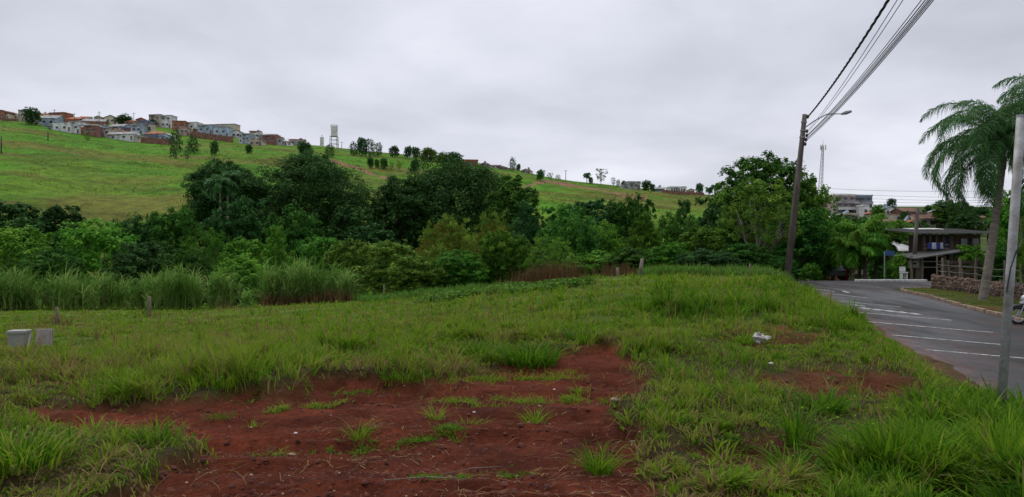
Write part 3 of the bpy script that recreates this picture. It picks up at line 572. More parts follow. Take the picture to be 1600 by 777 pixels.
BELT = [ # kind, variant, px, top, width, distance, leaves, label
 ('flat', 0, 18, 326, 150, 100, 'deep_leaves', 'dark flat topped tree at the frame edge above the pale leaved clumpy tree'),
 ('flat', 1, 100, 325, 120, 104, 'deep_leaves', 'dark flat topped tree whose crown cuts into the brown pasture'),
 ('clump', 0, 22, 358, 130, 72, 'bright_leaves', 'clumpy tree with pale green leaf tufts behind the cane at the frame edge'),
 ('round', 0, 90, 372, 100, 78, 'dark_leaves', 'dark green tree filling the gap between the two pale clumpy trees'),
 ('clump', 1, 150, 348, 125, 75, 'bright_leaves', 'broad clumpy tree with light green tufts right below the brown pasture'),
 ('bush', 0, 75, 400, 110, 64, 'dark_leaves', 'low dark bush just behind the cane under the clumpy trees'),
 ('round', 1, 208, 350, 80, 92, 'deep_leaves', 'narrow dark tree just beside the broad light green clumpy tree'),
 ('round', 2, 262, 338, 95, 94, 'dark_leaves', 'dark round tree in front of the low spreading limb of the big umbrella tree'),
 ('bush', 1, 222, 388, 100, 68, 'deep_leaves', 'dark bush behind the middle of the cane row'),
 ('feather', 0, 325, 366, 95, 78, 'mid_leaves', 'soft domed green tree standing behind the lone cane clump'),
 ('bush', 2, 290, 400, 90, 63, 'dark_leaves', 'low bush behind the cane and under the soft domed tree'),
 ('round', 0, 372, 322, 100, 100, 'deep_leaves', 'dark tree tucked under the first big umbrella crown'),
 ('clump', 2, 385, 372, 85, 72, 'mid_leaves', 'leafy green tree between the soft dome and the feathery pointed tree'),
 ('cone', 0, 432, 350, 85, 76, 'mid_leaves', 'pointed feathery tree rising behind the larger cane stand'),
 ('round', 1, 460, 340, 100, 92, 'dark_leaves', 'dark round tree below the second big umbrella crown'),
 ('bush', 0, 372, 408, 90, 60, 'mid_leaves', 'low green bush in the gap between the two cane stands'),
 ('clump', 0, 500, 372, 90, 72, 'mid_leaves', 'leafy tree behind the top of the larger cane stand'),
 ('flat', 2, 585, 360, 110, 96, 'deep_leaves', 'dark low flat tree at the foot of the open grass gap between big trees'),
 ('clump', 1, 545, 378, 90, 68, 'olive_leaves', 'yellowish green tree at the end of the larger cane stand'),
 ('clump', 2, 608, 378, 115, 62, 'olive_leaves', 'broad yellow green tree with a thin pale stem just past the cane'),
 ('bush', 1, 650, 408, 100, 58, 'olive_leaves', 'olive bush at the grass edge between the yellow green tree and the ochre trees'),
 ('feather', 1, 700, 346, 110, 74, 'olive_leaves', 'tall olive tree with an ochre flowering top before the third umbrella crown'),
 ('feather', 2, 772, 343, 85, 84, 'olive_leaves', 'smaller tree with an ochre flowering top beside the pine'),
 ('bush', 2, 715, 400, 110, 60, 'mid_leaves', 'green bush at the foot of the taller ochre topped tree'),
 ('round', 2, 787, 372, 90, 62, 'mid_leaves', 'round green tree in front of the pine at the edge of the vines'),
 ('cone', 1, 822, 318, 115, 94, 'pine_leaves', 'big blue green pine shaped tree near the middle of the valley'),
 ('feather', 0, 862, 374, 95, 60, 'olive_leaves', 'olive domed tree above the dry red brown weeds'),
 ('round', 0, 888, 333, 100, 92, 'dark_leaves', 'dark tree just past the pine with a leafy shoulder'),
 ('clump', 0, 930, 316, 120, 122, 'pine_leaves', 'blue grey leaved tree at the rear below the terraced slope'),
 ('round', 1, 985, 318, 80, 118, 'dark_leaves', 'dark tree at the rear behind the broad conical tree'),
 ('round', 1, 905, 352, 85, 76, 'dark_leaves', 'dark mid height tree behind the olive dome'),
 ('clump', 1, 945, 352, 70, 84, 'mid_leaves', 'fresh green tree between the olive dome and the broad conical tree'),
 ('cone', 2, 1005, 330, 120, 76, 'mid_leaves', 'broad conical green tree behind the leaning fence stakes'),
 ('bush', 0, 925, 400, 90, 54, 'mid_leaves', 'bright low bush behind the shorter fence stake'),
 ('bush', 1, 985, 392, 80, 52, 'dark_leaves', 'dark low bush directly behind the tall fence stake'),
 ('bush', 2, 1045, 385, 75, 50, 'mid_leaves', 'green bush right beside the tall fence stake'),
 ('cone', 0, 1070, 310, 85, 96, 'deep_leaves', 'dark steep crowned tree standing up before the terraced slope'),
 ('round', 2, 1060, 350, 80, 78, 'dark_leaves', 'dark tree under the steep crowned tree'),
 ('clump', 2, 1100, 355, 110, 58, 'mid_leaves', 'fresh leafy tree at the near edge under the roadside giant'),
 ('round', 0, 1128, 318, 100, 88, 'deep_leaves', 'dark tree in the shade beside the roadside giant'),
 ('bush', 0, 1110, 395, 100, 47, 'pine_leaves', 'blue green bush with large leaves beside the forked trunk'),
 ('bush', 1, 1160, 385, 90, 50, 'dark_leaves', 'dark bush just in front of the forked trunk'),
 ('round', 1, 1255, 285, 100, 66, 'mid_leaves', 'green tree right behind the leaning utility pole'),
 ('round', 2, 1245, 340, 110, 60, 'dark_leaves', 'dark lower tree behind the foot of the utility pole'),
 ('bush', 2, 1275, 360, 80, 66, 'mid_leaves', 'tall bush between the utility pole and the brick wall'),
 ('bush', 0, 1200, 405, 90, 55, 'dark_leaves', 'dark bush under the olive roadside tree'),
 ('round', 0, 1297, 338, 70, 90, 'dark_leaves', 'dark tree below the pink and grey apartment block'),
 ('feather', 1, 1340, 372, 70, 80, 'dark_leaves', 'dark tree behind the palm cluster'),
]
for a in BELT: put(*a[:7], a[7], 'bush' if a[0] == 'bush' else 'tree', group=G1)
random.seed(11)
# ochre flowering tops
def blossom(tree_label, px, ytop, wpx, d):
    t = [o for o in bpy.data.objects if o.get('label') == tree_label][0]
    g = np.random.default_rng(int(px)); n = 260; ph = g.uniform(0, 6.28, n); r = 3.5 * np.sqrt(g.random(n)); z = 8 - .26 * r ** 2 - g.random(n) ** 2 * 1.6
    c = np.stack([r * np.cos(ph), r * np.sin(ph), z], 1); V, Q, A = leafcloud(c, np.tile([0, 0, 1.], (n, 1)), 16, .34, .24, int(px), .4, .8)
    link('blossom', qmesh('blossom', V, Q, A), M['ochre_leaves'], t)
blossom('tall olive tree with an ochre flowering top before the third umbrella crown', 700, 346, 110, 74)
blossom('smaller tree with an ochre flowering top beside the pine', 772, 343, 85, 84)
# big spreading trees, each with its own crown
def hero(px, ytop, wpx, d, seed, mat, label, kind='umbrella', zlo=None, r0=.55, clumps=22, per=38, size=.36, K=64, zf=.32, lean=0, bk=None, layers=None):
    x = pt(px, d); z = gz(x, d); hr = Z(ytop, d) - z; wr = wpx / F * d / 2
    L = lobes_umbrella(K, seed, layers or ((.97, .5), (.89, .8), (.77, 1.0), (.64, 1.05), (.51, .98), (.38, .85))) if kind == 'umbrella' else lobes_round(K, seed, zlo or .3, .6, .18, .30)
    t = empty('spreading_tree', (x, d, z), label, 'tree', group=None)
    link('crown', crown_mesh('crown', L, seed, clumps, per, size, wr, hr, up=.9), M[mat], t)
    link('trunk', trunk_mesh(L, seed, wr, hr, r0, 12, lean, zf), bk or bark, t); return t
hero(352, 262, 150, 122, 5, 'deep_leaves', 'big umbrella shaped tree with bare limbs showing, behind the two slim palms')
hero(482, 252, 185, 120, 6, 'deep_leaves', 'widest domed umbrella tree right of the slim palms, reaching above the pasture')
hero(545, 330, 80, 112, 16, 'deep_leaves', 'lower dark spreading tree hanging off the flank of the widest umbrella tree', K=30)
hero(715, 262, 205, 124, 7, 'deep_leaves', 'large dark umbrella tree in the centre of the valley before the red track')
hero(622, 284, 110, 120, 8, 'deep_leaves', 'smaller umbrella tree leaning into the open grass gap', K=32)
hero(802, 292, 95, 112, 9, 'dark_leaves', 'dark spreading tree between the central umbrella tree and the pine', K=30)
hero(1192, 252, 165, 66, 10, 'dark_leaves', 'giant roadside tree with the tallest crown, behind the leaning utility pole', kind='round', zlo=.36, size=.28, K=62, clumps=17, per=34, zf=.42)
hero(1185, 285, 150, 52, 12, 'olive_leaves', 'brownish olive tree with a pale forked trunk before the giant roadside tree', kind='round', zlo=.42, size=.22, K=30, clumps=11, per=26, r0=.2, zf=.16, bk=palebark)
# ---------------------------------------------------------------- trees on the far hillside
G2 = 'scattered trees on the far hillside'
HILL = [('round', 0, 50, 171, 196, 27, 'deep_leaves', 'round dark tree among the first houses on the ridge'),
 ('round', 1, 92, 182, 192, 14, 'dark_leaves', 'small tree against the long bare brick house'),
 ('bush', 0, 194, 181, 196, 24, 'deep_leaves', 'dark tree clump between the cream gable house and the small brick house'),
 ('bush', 1, 238, 184, 194, 16, 'deep_leaves', 'small dark tree in front of the two storey beige house'),
 ('feather', 0, 274, 209, 252, 22, 'pine_leaves', 'tall slim trunked pine, nearest of the pines below the orange tiled house'),
 ('feather', 1, 302, 213, 241, 22, 'pine_leaves', 'dark pine beside the slim trunked pine below the brick retaining wall'),
 ('sparse', 0, 292, 233, 258, 14, 'pine_leaves', 'small thin tree at the foot of the two dark pines'),
 ('round', 2, 335, 224, 244, 14, 'pine_leaves', 'small pine alone below the brick retaining wall'),
 ('round', 2, 320, 189, 199, 13, 'dark_leaves', 'round tree top behind the pale blue house on the ridge'),
 ('round', 0, 389, 229, 243, 11, 'deep_leaves', 'tiny dark tree alone on the grass below the beige gable house'),
 ('round', 1, 477, 226, 249, 24, 'pine_leaves', 'round dark tree above the bend of the red track'),
 ('round', 2, 508, 244, 258, 12, 'deep_leaves', 'small dark tree just below the start of the red track'),
 ('sparse', 1, 528, 269, 281, 6, 'deep_leaves', 'tiny sapling on the yellow grass under the red track'),
 ('feather', 0, 515, 224, 243, 18, 'dark_leaves', 'green tree at the foot of the water tower'),
 ('feather', 1, 553, 222, 243, 18, 'pine_leaves', 'first and lowest conifer of the ridge row past the water tower'),
 ('round', 2, 566, 217, 244, 18, 'pine_leaves', 'tall conifer second in the ridge row past the water tower'),
 ('feather', 0, 578, 218, 245, 20, 'pine_leaves', 'tall broad conifer in the middle of the ridge row'),
 ('feather', 1, 591, 224, 245, 16, 'pine_leaves', 'last conifer of the ridge row past the water tower'),
 ('round', 0, 616, 229, 245, 16, 'deep_leaves', 'dark round tree alone on the skyline between two tree rows'),
 ('round', 1, 637, 230, 247, 13, 'deep_leaves', 'dark tree at the start of the second skyline row'),
 ('round', 2, 650, 231, 248, 14, 'dark_leaves', 'dark tree second in the second skyline row'),
 ('bush', 2, 668, 233, 252, 26, 'olive_leaves', 'wide olive tree within the second skyline row'),
 ('round', 0, 677, 231, 243, 9, 'deep_leaves', 'small pointed tree poking above the wide olive tree'),
 ('bush', 0, 690, 240, 256, 22, 'olive_leaves', 'low olive tree beside the pointed dark clump'),
 ('round', 0, 709, 239, 258, 26, 'pine_leaves', 'blue green tree clump ending the second skyline row'),
 ('round', 1, 579, 246, 261, 11, 'deep_leaves', 'small round tree first in the row below the ridge conifers'),
 ('round', 2, 589, 249, 261, 9, 'dark_leaves', 'small round tree second in the row below the ridge conifers'),
 ('round', 0, 600, 247, 262, 13, 'deep_leaves', 'dark round tree third in the row below the ridge conifers'),
 ('sparse', 2, 612, 250, 263, 10, 'olive_leaves', 'pale thin tree in the row below the ridge conifers'),
 ('sparse', 0, 624, 247, 264, 13, 'olive_leaves', 'reddish thin tree in the row below the ridge conifers'),
 ('round', 1, 648, 247, 267, 16, 'pine_leaves', 'dark tree ending the row below the ridge conifers'),
 ('feather', 1, 801, 247, 268, 13, 'pine_leaves', 'conical dark tree alone on the falling skyline'),
 ('round', 2, 810, 258, 268, 8, 'deep_leaves', 'low shrub beside the conical skyline tree'),
 ('round', 0, 810, 270, 280, 9, 'deep_leaves', 'round shrub below the conical skyline tree'),
 ('round', 1, 844, 267, 283, 14, 'dark_leaves', 'dark skyline bush past the conical tree'),
 ('sparse', 1, 860, 270, 281, 12, 'olive_leaves', 'thin brownish skyline shrub first of a pair'),
 ('sparse', 2, 872, 273, 282, 10, 'olive_leaves', 'thin brownish skyline shrub second of a pair'),
 ('round', 2, 923, 277, 287, 8, 'deep_leaves', 'small shrub between the skyline palm and the airy tree'),
 ('sparse', 0, 939, 263, 290, 22, 'deep_leaves', 'airy tall tree on the skyline with sky showing through'),
 ('sparse', 1, 958, 277, 292, 9, 'deep_leaves', 'thin small tree just past the airy skyline tree'),
 ('feather', 0, 966, 281, 292, 8, 'deep_leaves', 'small dark pointed tree before the flat white skyline house'),
 ('round', 0, 975, 283, 294, 10, 'dark_leaves', 'low tree beside the flat white skyline house'),
 ('round', 1, 1010, 284, 300, 18, 'deep_leaves', 'round dark tree between the two white skyline houses'),
 ('round', 2, 1020, 289, 300, 9, 'deep_leaves', 'small tree leaning against the round dark skyline tree'),
 ('round', 1, 1093, 288, 305, 13, 'pine_leaves', 'pointed tree past the white skyline house'),
 ('sparse', 1, 640, 262, 290, 10, 'deep_leaves', 'spindly tree just above the red track end'),
 ('sparse', 2, 983, 303, 316, 9, 'olive_leaves', 'thin stemmed tree alone on the terraced slope'),
 ('sparse', 0, 932, 304, 318, 6, 'olive_leaves', 'dry thin sapling on the terraced slope'),
 ('sparse', 1, 136, 208, 226, 12, 'olive_leaves', 'thin little tree on the grass before the white modern house'),
 ('sparse', 2, 340, 250, 268, 22, 'olive_leaves', 'dry see through shrub on the pasture above the big umbrella tree'),
 ('sparse', 0, 565, 278, 296, 16, 'olive_leaves', 'dry bush on the yellow slope beside the widest umbrella tree'),
 ('round', 0, 750, 263, 275, 16, 'olive_leaves', 'low greyish bush above the central umbrella tree'),
 # slope beyond the road
 ('round', 0, 1393, 311, 326, 15, 'deep_leaves', 'tree above the small white house beyond the road'),
 ('round', 1, 1455, 316, 336, 27, 'deep_leaves', 'round dark tree on the skyline above the red roofs'),
 ('round', 2, 1490, 319, 360, 66, 'dark_leaves', 'large green tree above the house with the tin roof'),
 ('bush', 0, 1535, 321, 342, 32, 'deep_leaves', 'dark tree on the skyline behind the palm trunk'),
 ('bush', 1, 1372, 322, 345, 22, 'mid_leaves', 'green tree next to the grey blue apartment block'),
 ('bush', 2, 1415, 328, 350, 18, 'deep_leaves', 'dark tree between the small white house and the red roofs'),
 ('bush', 0, 1325, 342, 366, 30, 'deep_leaves', 'dark trees right under the pink and grey apartment block'),
 ('bush', 1, 1405, 352, 386, 42, 'olive_leaves', 'brownish green thicket above the grey shed roof'),
 ('round', 1, 1360, 346, 386, 44, 'dark_leaves', 'dark green tree above the palm cluster'),
 ('bush', 2, 1300, 345, 380, 36, 'mid_leaves', 'fresh green tree below the arched white roof'),
 ('bush', 0, 1270, 322, 352, 34, 'dark_leaves', 'dark tree at the foot of the lattice mast'),
 ('bush', 1, 1580, 322, 350, 60, 'deep_leaves', 'wide dark tree on the skyline at the frame edge'),
 ('round', 0, 1436, 352, 382, 34, 'dark_leaves', 'dark tree beside the wooden light pole'),
 ('bush', 2, 1510, 340, 372, 50, 'deep_leaves', 'dark hedge like tree just behind the tin roof'),
 ('round', 2, 1562, 338, 372, 44, 'dark_leaves', 'dark tree behind the end of the tin roof'),
]
for (k, v, px, yt, yb, w, mat, l) in HILL:
    x, y, z = hit(px, yb, 130 if px < 1250 else 95); t = empty('tree', (x, y, z - .3), l, 'tree', rz=random.uniform(0, 6.28), group=G2)
    cm, tm = lib(k, v); key = (k, v, mat)
    if key not in MATC: c2 = cm.copy(); c2.materials.clear(); c2.materials.append(M[mat]); MATC[key] = c2
    ww = w / F * y; hh = (yb - yt) / F * y + .3; t.scale = (ww / 7.2, ww / 7.2, hh / 8.1); link('crown', MATC[key], None, t); link('trunk', tm, bark, t)
x, d = SCRUB; n = len(x); g = np.random.default_rng(3)
V, Q, A = leafcloud(np.stack([x, d, height(x, d) + .35], 1), np.tile([0, 0, 1.], (n, 1)), 22, g.uniform(.3, 1.5, n) ** 1.3, .35, 9, .6, .6)
lab(link('scrub', qmesh('scrub', V, Q, A), M['mid_leaves']), 'low scrub and weeds dotted over the hillside pasture', 'scrub', kind='stuff')
# ---------------------------------------------------------------- palms
def frond(L, az, el0, droop, g, nl=46, ll=.55, w=.022, hang=.6, twist=.0):
    """an arching midrib with rows of narrow hanging leaflets"""
    n = 14; p = np.zeros(3); pts = [p.copy()]; el = el0
    for i in range(n): 
        d = np.array([math.cos(az) * math.cos(el), math.sin(az) * math.cos(el), math.sin(el)]); p = p + d * L / n; pts.append(p.copy()); el -= droop / n * (.6 + .9 * i / n)
    pts = np.array(pts); t = np.linspace(.10, 1, nl); s = t * n; i = np.clip(s.astype(int), 0, n - 1); f = (s - i)[:, None]; c = pts[i] * (1 - f) + pts[i + 1] * f; tan = pts[i + 1] - pts[i]; tan /= np.linalg.norm(tan, axis=1)[:, None]
    side = np.cross(tan, [0, 0, 1.]); side /= np.linalg.norm(side, axis=1)[:, None] + 1e-6; upv = np.cross(side, tan); P, Wd = [], []
    for sg in (-1, 1):
        for rep in range(2):
            l = ll * (np.sin(np.pi * np.clip(t * .86 + .12, 0, 1)) ** .6) * g.uniform(.8, 1.15, nl); out_ = side * sg * g.uniform(.6, 1, (nl, 1)) + tan * g.uniform(.35, .8, (nl, 1)) + upv * g.uniform(-.3, .45, (nl, 1)); out_ /= np.linalg.norm(out_, axis=1)[:, None]
            q0 = c; q1 = c + out_ * l[:, None] * .5 + np.array([0, 0, -.06]) * hang; q2 = c + out_ * l[:, None] * .85 + np.array([0, 0, -1.]) * (l * .42 * hang)[:, None]; q3 = c + out_ * l[:, None] * .98 + np.array([0, 0, -1.]) * (l * .80 * hang)[:, None]
            P.append(np.stack([q0, q1, q2, q3], 1)); wv = np.cross(out_, g.normal(0, 1, (nl, 3))); wv /= np.linalg.norm(wv, axis=1)[:, None]
            Wd.append(wv[:, None, :] * (np.array([.5, 1, .7, .1]) * w)[None, :, None])
    V, Q = strips(np.concatenate(P), np.concatenate(Wd)); k = len(P[0]) * 4
    A = np.repeat(np.clip(g.normal(.45, .2, k), 0, 1), 8)
    rv = np.repeat(np.cross(tan[:1], [0, 0, 1.]), n + 1, 0)[None] * np.linspace(.035, .006, n + 1)[None, :, None]; v2, q2 = strips(pts[None], rv); v3, q3 = strips(pts[None], np.array([[[0, 0, 1.]]]) * np.linspace(.03, .005, n + 1)[None, :, None])
    return join([(V, Q, A), (v2, q2, np.full(len(v2), .6)), (v3, q3, np.full(len(v3), .6))])
def palm(name, base, top, r0, nf, L, mat, label, seed, group=None, el=(1.25, -.5), droop=(1.3, 2.3), nl=46, ll=.55, w=.022, tmat=None, hang=1., cat='palm tree', azs=None):
    g = np.random.default_rng(seed); t = empty(name, base, label, cat, group=group); tp = Vector(top) - Vector(base); mb = MB(); pts = []; rad = []
    for i in range(25): k = i / 24; b = 1.25 - .35 * k if k < .15 else 1.2 - .35 * min(1, k); pts.append((tp.x * k ** .9, tp.y * k, -.4 + (tp.z + .4) * k)); rad.append(r0 * b * (1 + .035 * (i % 2)))
    mb.tube(pts, rad, 12); mb.tube([tuple(tp - Vector((0, 0, .1))), tuple(tp + Vector((0, 0, .35))), tuple(tp + Vector((0, 0, .9)))], [r0 * .95, r0 * 1.15, r0 * .45], 10); mb.build('trunk', tmat or M['palm_bark'], t, smooth=True)
    for i in range(nf):
        k = (i + .5) / nf; az = i * 2.39996 + g.uniform(-.3, .3) if azs is None else azs[i % len(azs)] + g.uniform(-.2, .2); e = el[0] + (el[1] - el[0]) * k ** 1.1 + g.uniform(-.12, .12)
        V, Q, A = frond(L * g.uniform(.85, 1.1), az, e, g.uniform(*droop), g, nl, ll, w, hang); V = V + np.array([tp.x, tp.y, tp.z + (1.0 if name == 'queen_palm' else .6)])
        link('frond', qmesh('frond', V, Q, A), M[mat], t)
    return t
pbr('palm_bark', (.20, .175, .14), .9, .3, 2.2, .5, col2=(.075, .065, .055), stretch=(1, 1, 6))
def P3(px, d, py): return (pt(px, d), d, Z(py, d))
b0 = (pt(1533, 36), 36., float(zr(36)) + .08)
palm('queen_palm', b0, P3(1566, 36.3, 262), .17, 50, 4.6, 'palm_leaves', 'tall leaning palm with drooping feathery fronds rising from the lawn', 3, el=(1.5, -.2), droop=(2.1, 3.1), nl=76, ll=.66, w=.013)
palm('queen_palm', (pt(1660, 38), 38., float(zr(38)) + .08), P3(1668, 38, 205), .2, 24, 4.4, 'palm_leaves', 'taller palm beyond the frame edge whose frond tips hang in at the top corner', 4, el=(1.3, -.2), droop=(1.4, 2.4), nl=60, ll=.75, w=.018)
sd_ = MB()  # hanging flower stalk and dead sheath under the crown
G3 = 'cluster of bright palms at the far corner'
for i, (px, yb, yt, d, L, l) in enumerate([(1332, 440, 402, 60, 2.3, 'shortest palm of the bright cluster, nearest the brick wall'), (1342, 441, 390, 62, 2.5, 'middle palm of the bright cluster at the corner'), (1352, 441, 382, 61, 2.7, 'tallest bright palm of the cluster at the corner'), (1368, 440, 396, 64, 2.3, 'bright palm of the cluster nearest the blue sign'), (1318, 440, 408, 66, 2.2, 'low bright palm behind the red blossom')]):
    palm('cluster_palm', (pt(px, d), d, gz(pt(px, d), d)), P3(px + random.uniform(-2, 3), d, yt), .13, 18, L, 'bright_palm_leaves', l, 30 + i, G3, el=(1.4, -.3), droop=(1.1, 2.1), nl=40, ll=.62, w=.035)
for i, (px, yt, d, l) in enumerate([(344, 283, 110, 'first of two slim pale stemmed palms before the big umbrella tree'), (356, 276, 112, 'second and taller slim palm before the big umbrella tree')]):
    x = pt(px, d); palm('slim_palm', (x, d, gz(x, d)), (x, d, Z(yt, d) - 1), .16, 16, 3.0, 'palm_leaves', l, 40 + i, 'slim palms before the umbrella tree', nl=26, ll=.7, w=.07, tmat=palebark)
for i, (px, yt, yb, l) in enumerate([(917, 270, 287, 'thin palm alone on the skyline beside the power pole'), (1117, 290, 309, 'skyline palm first of a pair left of the roadside giant'), (1108, 294, 308, 'skyline palm second of a pair left of the roadside giant')]):
    x, y, z = hit(px, yb, 130); palm('ridge_palm', (x, y, z), (x, y, z + (yb - yt) / F * y - 1.5), .2, 12, 2.4, 'palm_leaves', l, 50 + i, 'palms on the skyline', nl=14, ll=.8, w=.16)
# ---------------------------------------------------------------- buildings
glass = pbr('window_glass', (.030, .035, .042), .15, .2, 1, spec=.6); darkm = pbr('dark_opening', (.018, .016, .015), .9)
COLR = dict(brick=(.30, .135, .08), cream=(.55, .49, .38), white=(.66, .66, .65), greyblue=(.33, .40, .48), beige=(.46, .40, .32), blue=(.36, .45, .55), grey=(.34, .34, .34), slate=(.17, .20, .26), tile=(.36, .13, .065), darktile=(.16, .085, .06), fibre=(.33, .33, .33), pink=(.40, .30, .27), brown=(.16, .11, .085), red=(.26, .12, .10))
for k, v in COLR.items(): pbr('wall_' + k, v, .9, .28, .45, .1)
fr_m = pbr('frame_white', (.6, .6, .58), .6); wood = pbr('weathered_wood', (.21, .165, .12), .95, .4, 5, .5, col2=(.075, .06, .05), stretch=(1, 1, .2)); dwood = pbr('dark_wood', (.085, .066, .052), .95, .35, 4, .4)
steel = pbr('galvanised_steel', (.27, .28, .28), .6, .3, 6, .15, metal=.2, col2=(.14, .13, .12)); conc = pbr('old_concrete', (.40, .385, .36), .95, .3, 3, .35, col2=(.20, .19, .17))
tinm = pbr('tin_roof', (.075, .08, .082), .9, .4, 1.5, .1, metal=.0, col2=(.04, .034, .03), stretch=(1, 6, 1))
def house(px, yt, yb, wpx, wall, roof, label, kind='gable', floors=1, d=None, rz=0., nwin=2, cat='house', dep=7., name='house', door=True, wcol=None, tank=False):
    """px centre, yt roof top, yb foot, wpx width as seen; walls, roof, windows with frames, door"""
    if d is None: x, y, z = hit(px, yb, 130 if px < 1230 else 95)
    else: x, y = pt(px, d), d; z = Z(yb, d)
    top = Z(yt, y); w = wpx / F * y; h = top - z; g = gz(x, y); t = empty(name, (x, y + dep / 2, z), label, cat, rz=rz)
    rh = 0 if kind == 'flat' else min(h * .34, w * .22); wh = h - rh; b = MB(); lo = min(-1.0, g - z - 3)
    b.box((0, 0, (wh + lo) / 2), (w, dep, wh - lo)); W_ = M['wall_' + wall]
    if kind == 'gable': b.prism([(-w / 2, wh), (w / 2, wh), (0, wh + rh * .92)], -dep / 2, dep / 2)
    b.build('wall', W_, t); r = MB(); o = .45
    if kind == 'gable':
        for s in (-1, 1): r.add([(0, -dep / 2 - o, wh + rh), (s * (w / 2 + o), -dep / 2 - o, wh - .12), (s * (w / 2 + o), dep / 2 + o, wh - .12), (0, dep / 2 + o, wh + rh), (0, -dep / 2 - o, wh + rh + .14), (s * (w / 2 + o), -dep / 2 - o, wh + .02), (s * (w / 2 + o), dep / 2 + o, wh + .02), (0, dep / 2 + o, wh + rh + .14)], [(0, 1, 2, 3), (4, 5, 6, 7), (0, 1, 5, 4), (1, 2, 6, 5), (2, 3, 7, 6)])
    elif kind == 'long':   # ridge across the view
        for s in (-1, 1): r.add([(-w / 2 - o, 0, wh + rh), (-w / 2 - o, s * (dep / 2 + o), wh - .1), (w / 2 + o, s * (dep / 2 + o), wh - .1), (w / 2 + o, 0, wh + rh), (-w / 2 - o, 0, wh + rh + .14), (-w / 2 - o, s * (dep / 2 + o), wh + .04), (w / 2 + o, s * (dep / 2 + o), wh + .04), (w / 2 + o, 0, wh + rh + .14)], [(0, 1, 2, 3), (4, 5, 6, 7), (0, 1, 5, 4), (1, 2, 6, 5), (2, 3, 7, 6)])
        for s in (-1, 1): b2 = MB().prism([(-dep / 2, wh), (dep / 2, wh), (0, wh + rh * .95)], s * w / 2 - .15, s * w / 2 + .15, 'x'); b2.build('gable', W_, t)
    elif kind == 'hip': r.add([(-w / 2 - o, -dep / 2 - o, wh), (w / 2 + o, -dep / 2 - o, wh), (w / 2 + o, dep / 2 + o, wh), (-w / 2 - o, dep / 2 + o, wh), (-w * .2, 0, wh + rh), (w * .2, 0, wh + rh)], [(0, 1, 5, 4), (1, 2, 5), (2, 3, 4, 5), (3, 0, 4), (0, 3, 2, 1)])
    else:
        r.box((0, 0, wh + .06), (w + .3, dep + .3, .18)); 
        for sx in (-1, 1): r.box((sx * (w / 2 + .05), 0, wh + .3), (.2, dep + .3, .5))
        r.box((0, -dep / 2 - .05, wh + .3), (w + .1, .2, .5))
    r.build('roof', M['wall_' + roof], t)
    fh = wh / floors
    for f in range(floors):
        for i in range(nwin):
            cx = -w / 2 + w * (i + .6) / (nwin + (.5 if door and f == 0 else .2)); ww = min(1.5, w / nwin * .5); z0 = f * fh + fh * .55
            wb = MB().box((cx, -dep / 2 - .03, z0), (ww, .08, min(1.2, fh * .45))).build('window', glass, t)
            e = MB().box((cx, -dep / 2 - .05, z0 - min(1.2, fh * .45) / 2 - .06), (ww + .3, .16, .12)).build('sill', fr_m, wb)
    if door: MB().box((w / 2 - min(1.2, w * .15), -dep / 2 - .03, min(1.05, wh * .4)), (.95, .08, min(2.1, wh * .8))).build('door', M['wall_brown'] if wall != 'brown' else fr_m, t)
    q_ = random.Random(int(px * 31 + yt))
    if y > 110 and floors == 1 and q_.random() < .6:
        sd = q_.choice((-1, 1)); aw = w * q_.uniform(.25, .45); ah = wh * q_.uniform(.55, .85); an = MB().box((sd * (w / 2 + aw / 2 - .1), -dep * .15, (ah + lo) / 2), (aw, dep * .6, ah - lo)).build('annex', M['wall_' + q_.choice(('white', 'grey', 'brick', 'beige', 'cream'))], t)
        MB().box((sd * (w / 2 + aw / 2 - .1), -dep * .15 - .2, ah + .08), (aw + .4, dep * .6 + .6, .14)).build('annex_roof', M['wall_' + q_.choice(('fibre', 'tile', 'darktile'))], an); MB().box((sd * (w / 2 + aw / 2), -dep * .45 - .04, ah * .5), (min(1.1, aw * .5), .08, ah * .4)).build('window', glass, an)
    if y > 110 and floors == 1 and q_.random() < .35 and not tank: MB().tube([(w * q_.uniform(-.3, .3), .5, wh + rh * .5), (w * .1, .5, wh + rh * .5 + 1.5)], [.55, .5], 8).build('water_tank', M['wall_' + q_.choice(('blue', 'grey'))], t)
    if y > 110 and q_.random() < .5: MB().box((-w * .2, -dep / 2 - .5, wh * .93), (w * .5, 1.1, .1)).build('porch_roof', M['wall_' + q_.choice(('darktile', 'grey'))], t)
    if tank: MB().tube([(w * .2, 0, wh), (w * .2, 0, wh + 1.6)], [1.0, .85], 10).build('water_tank', M['wall_blue'], t)
    return t
A_ = 'house'
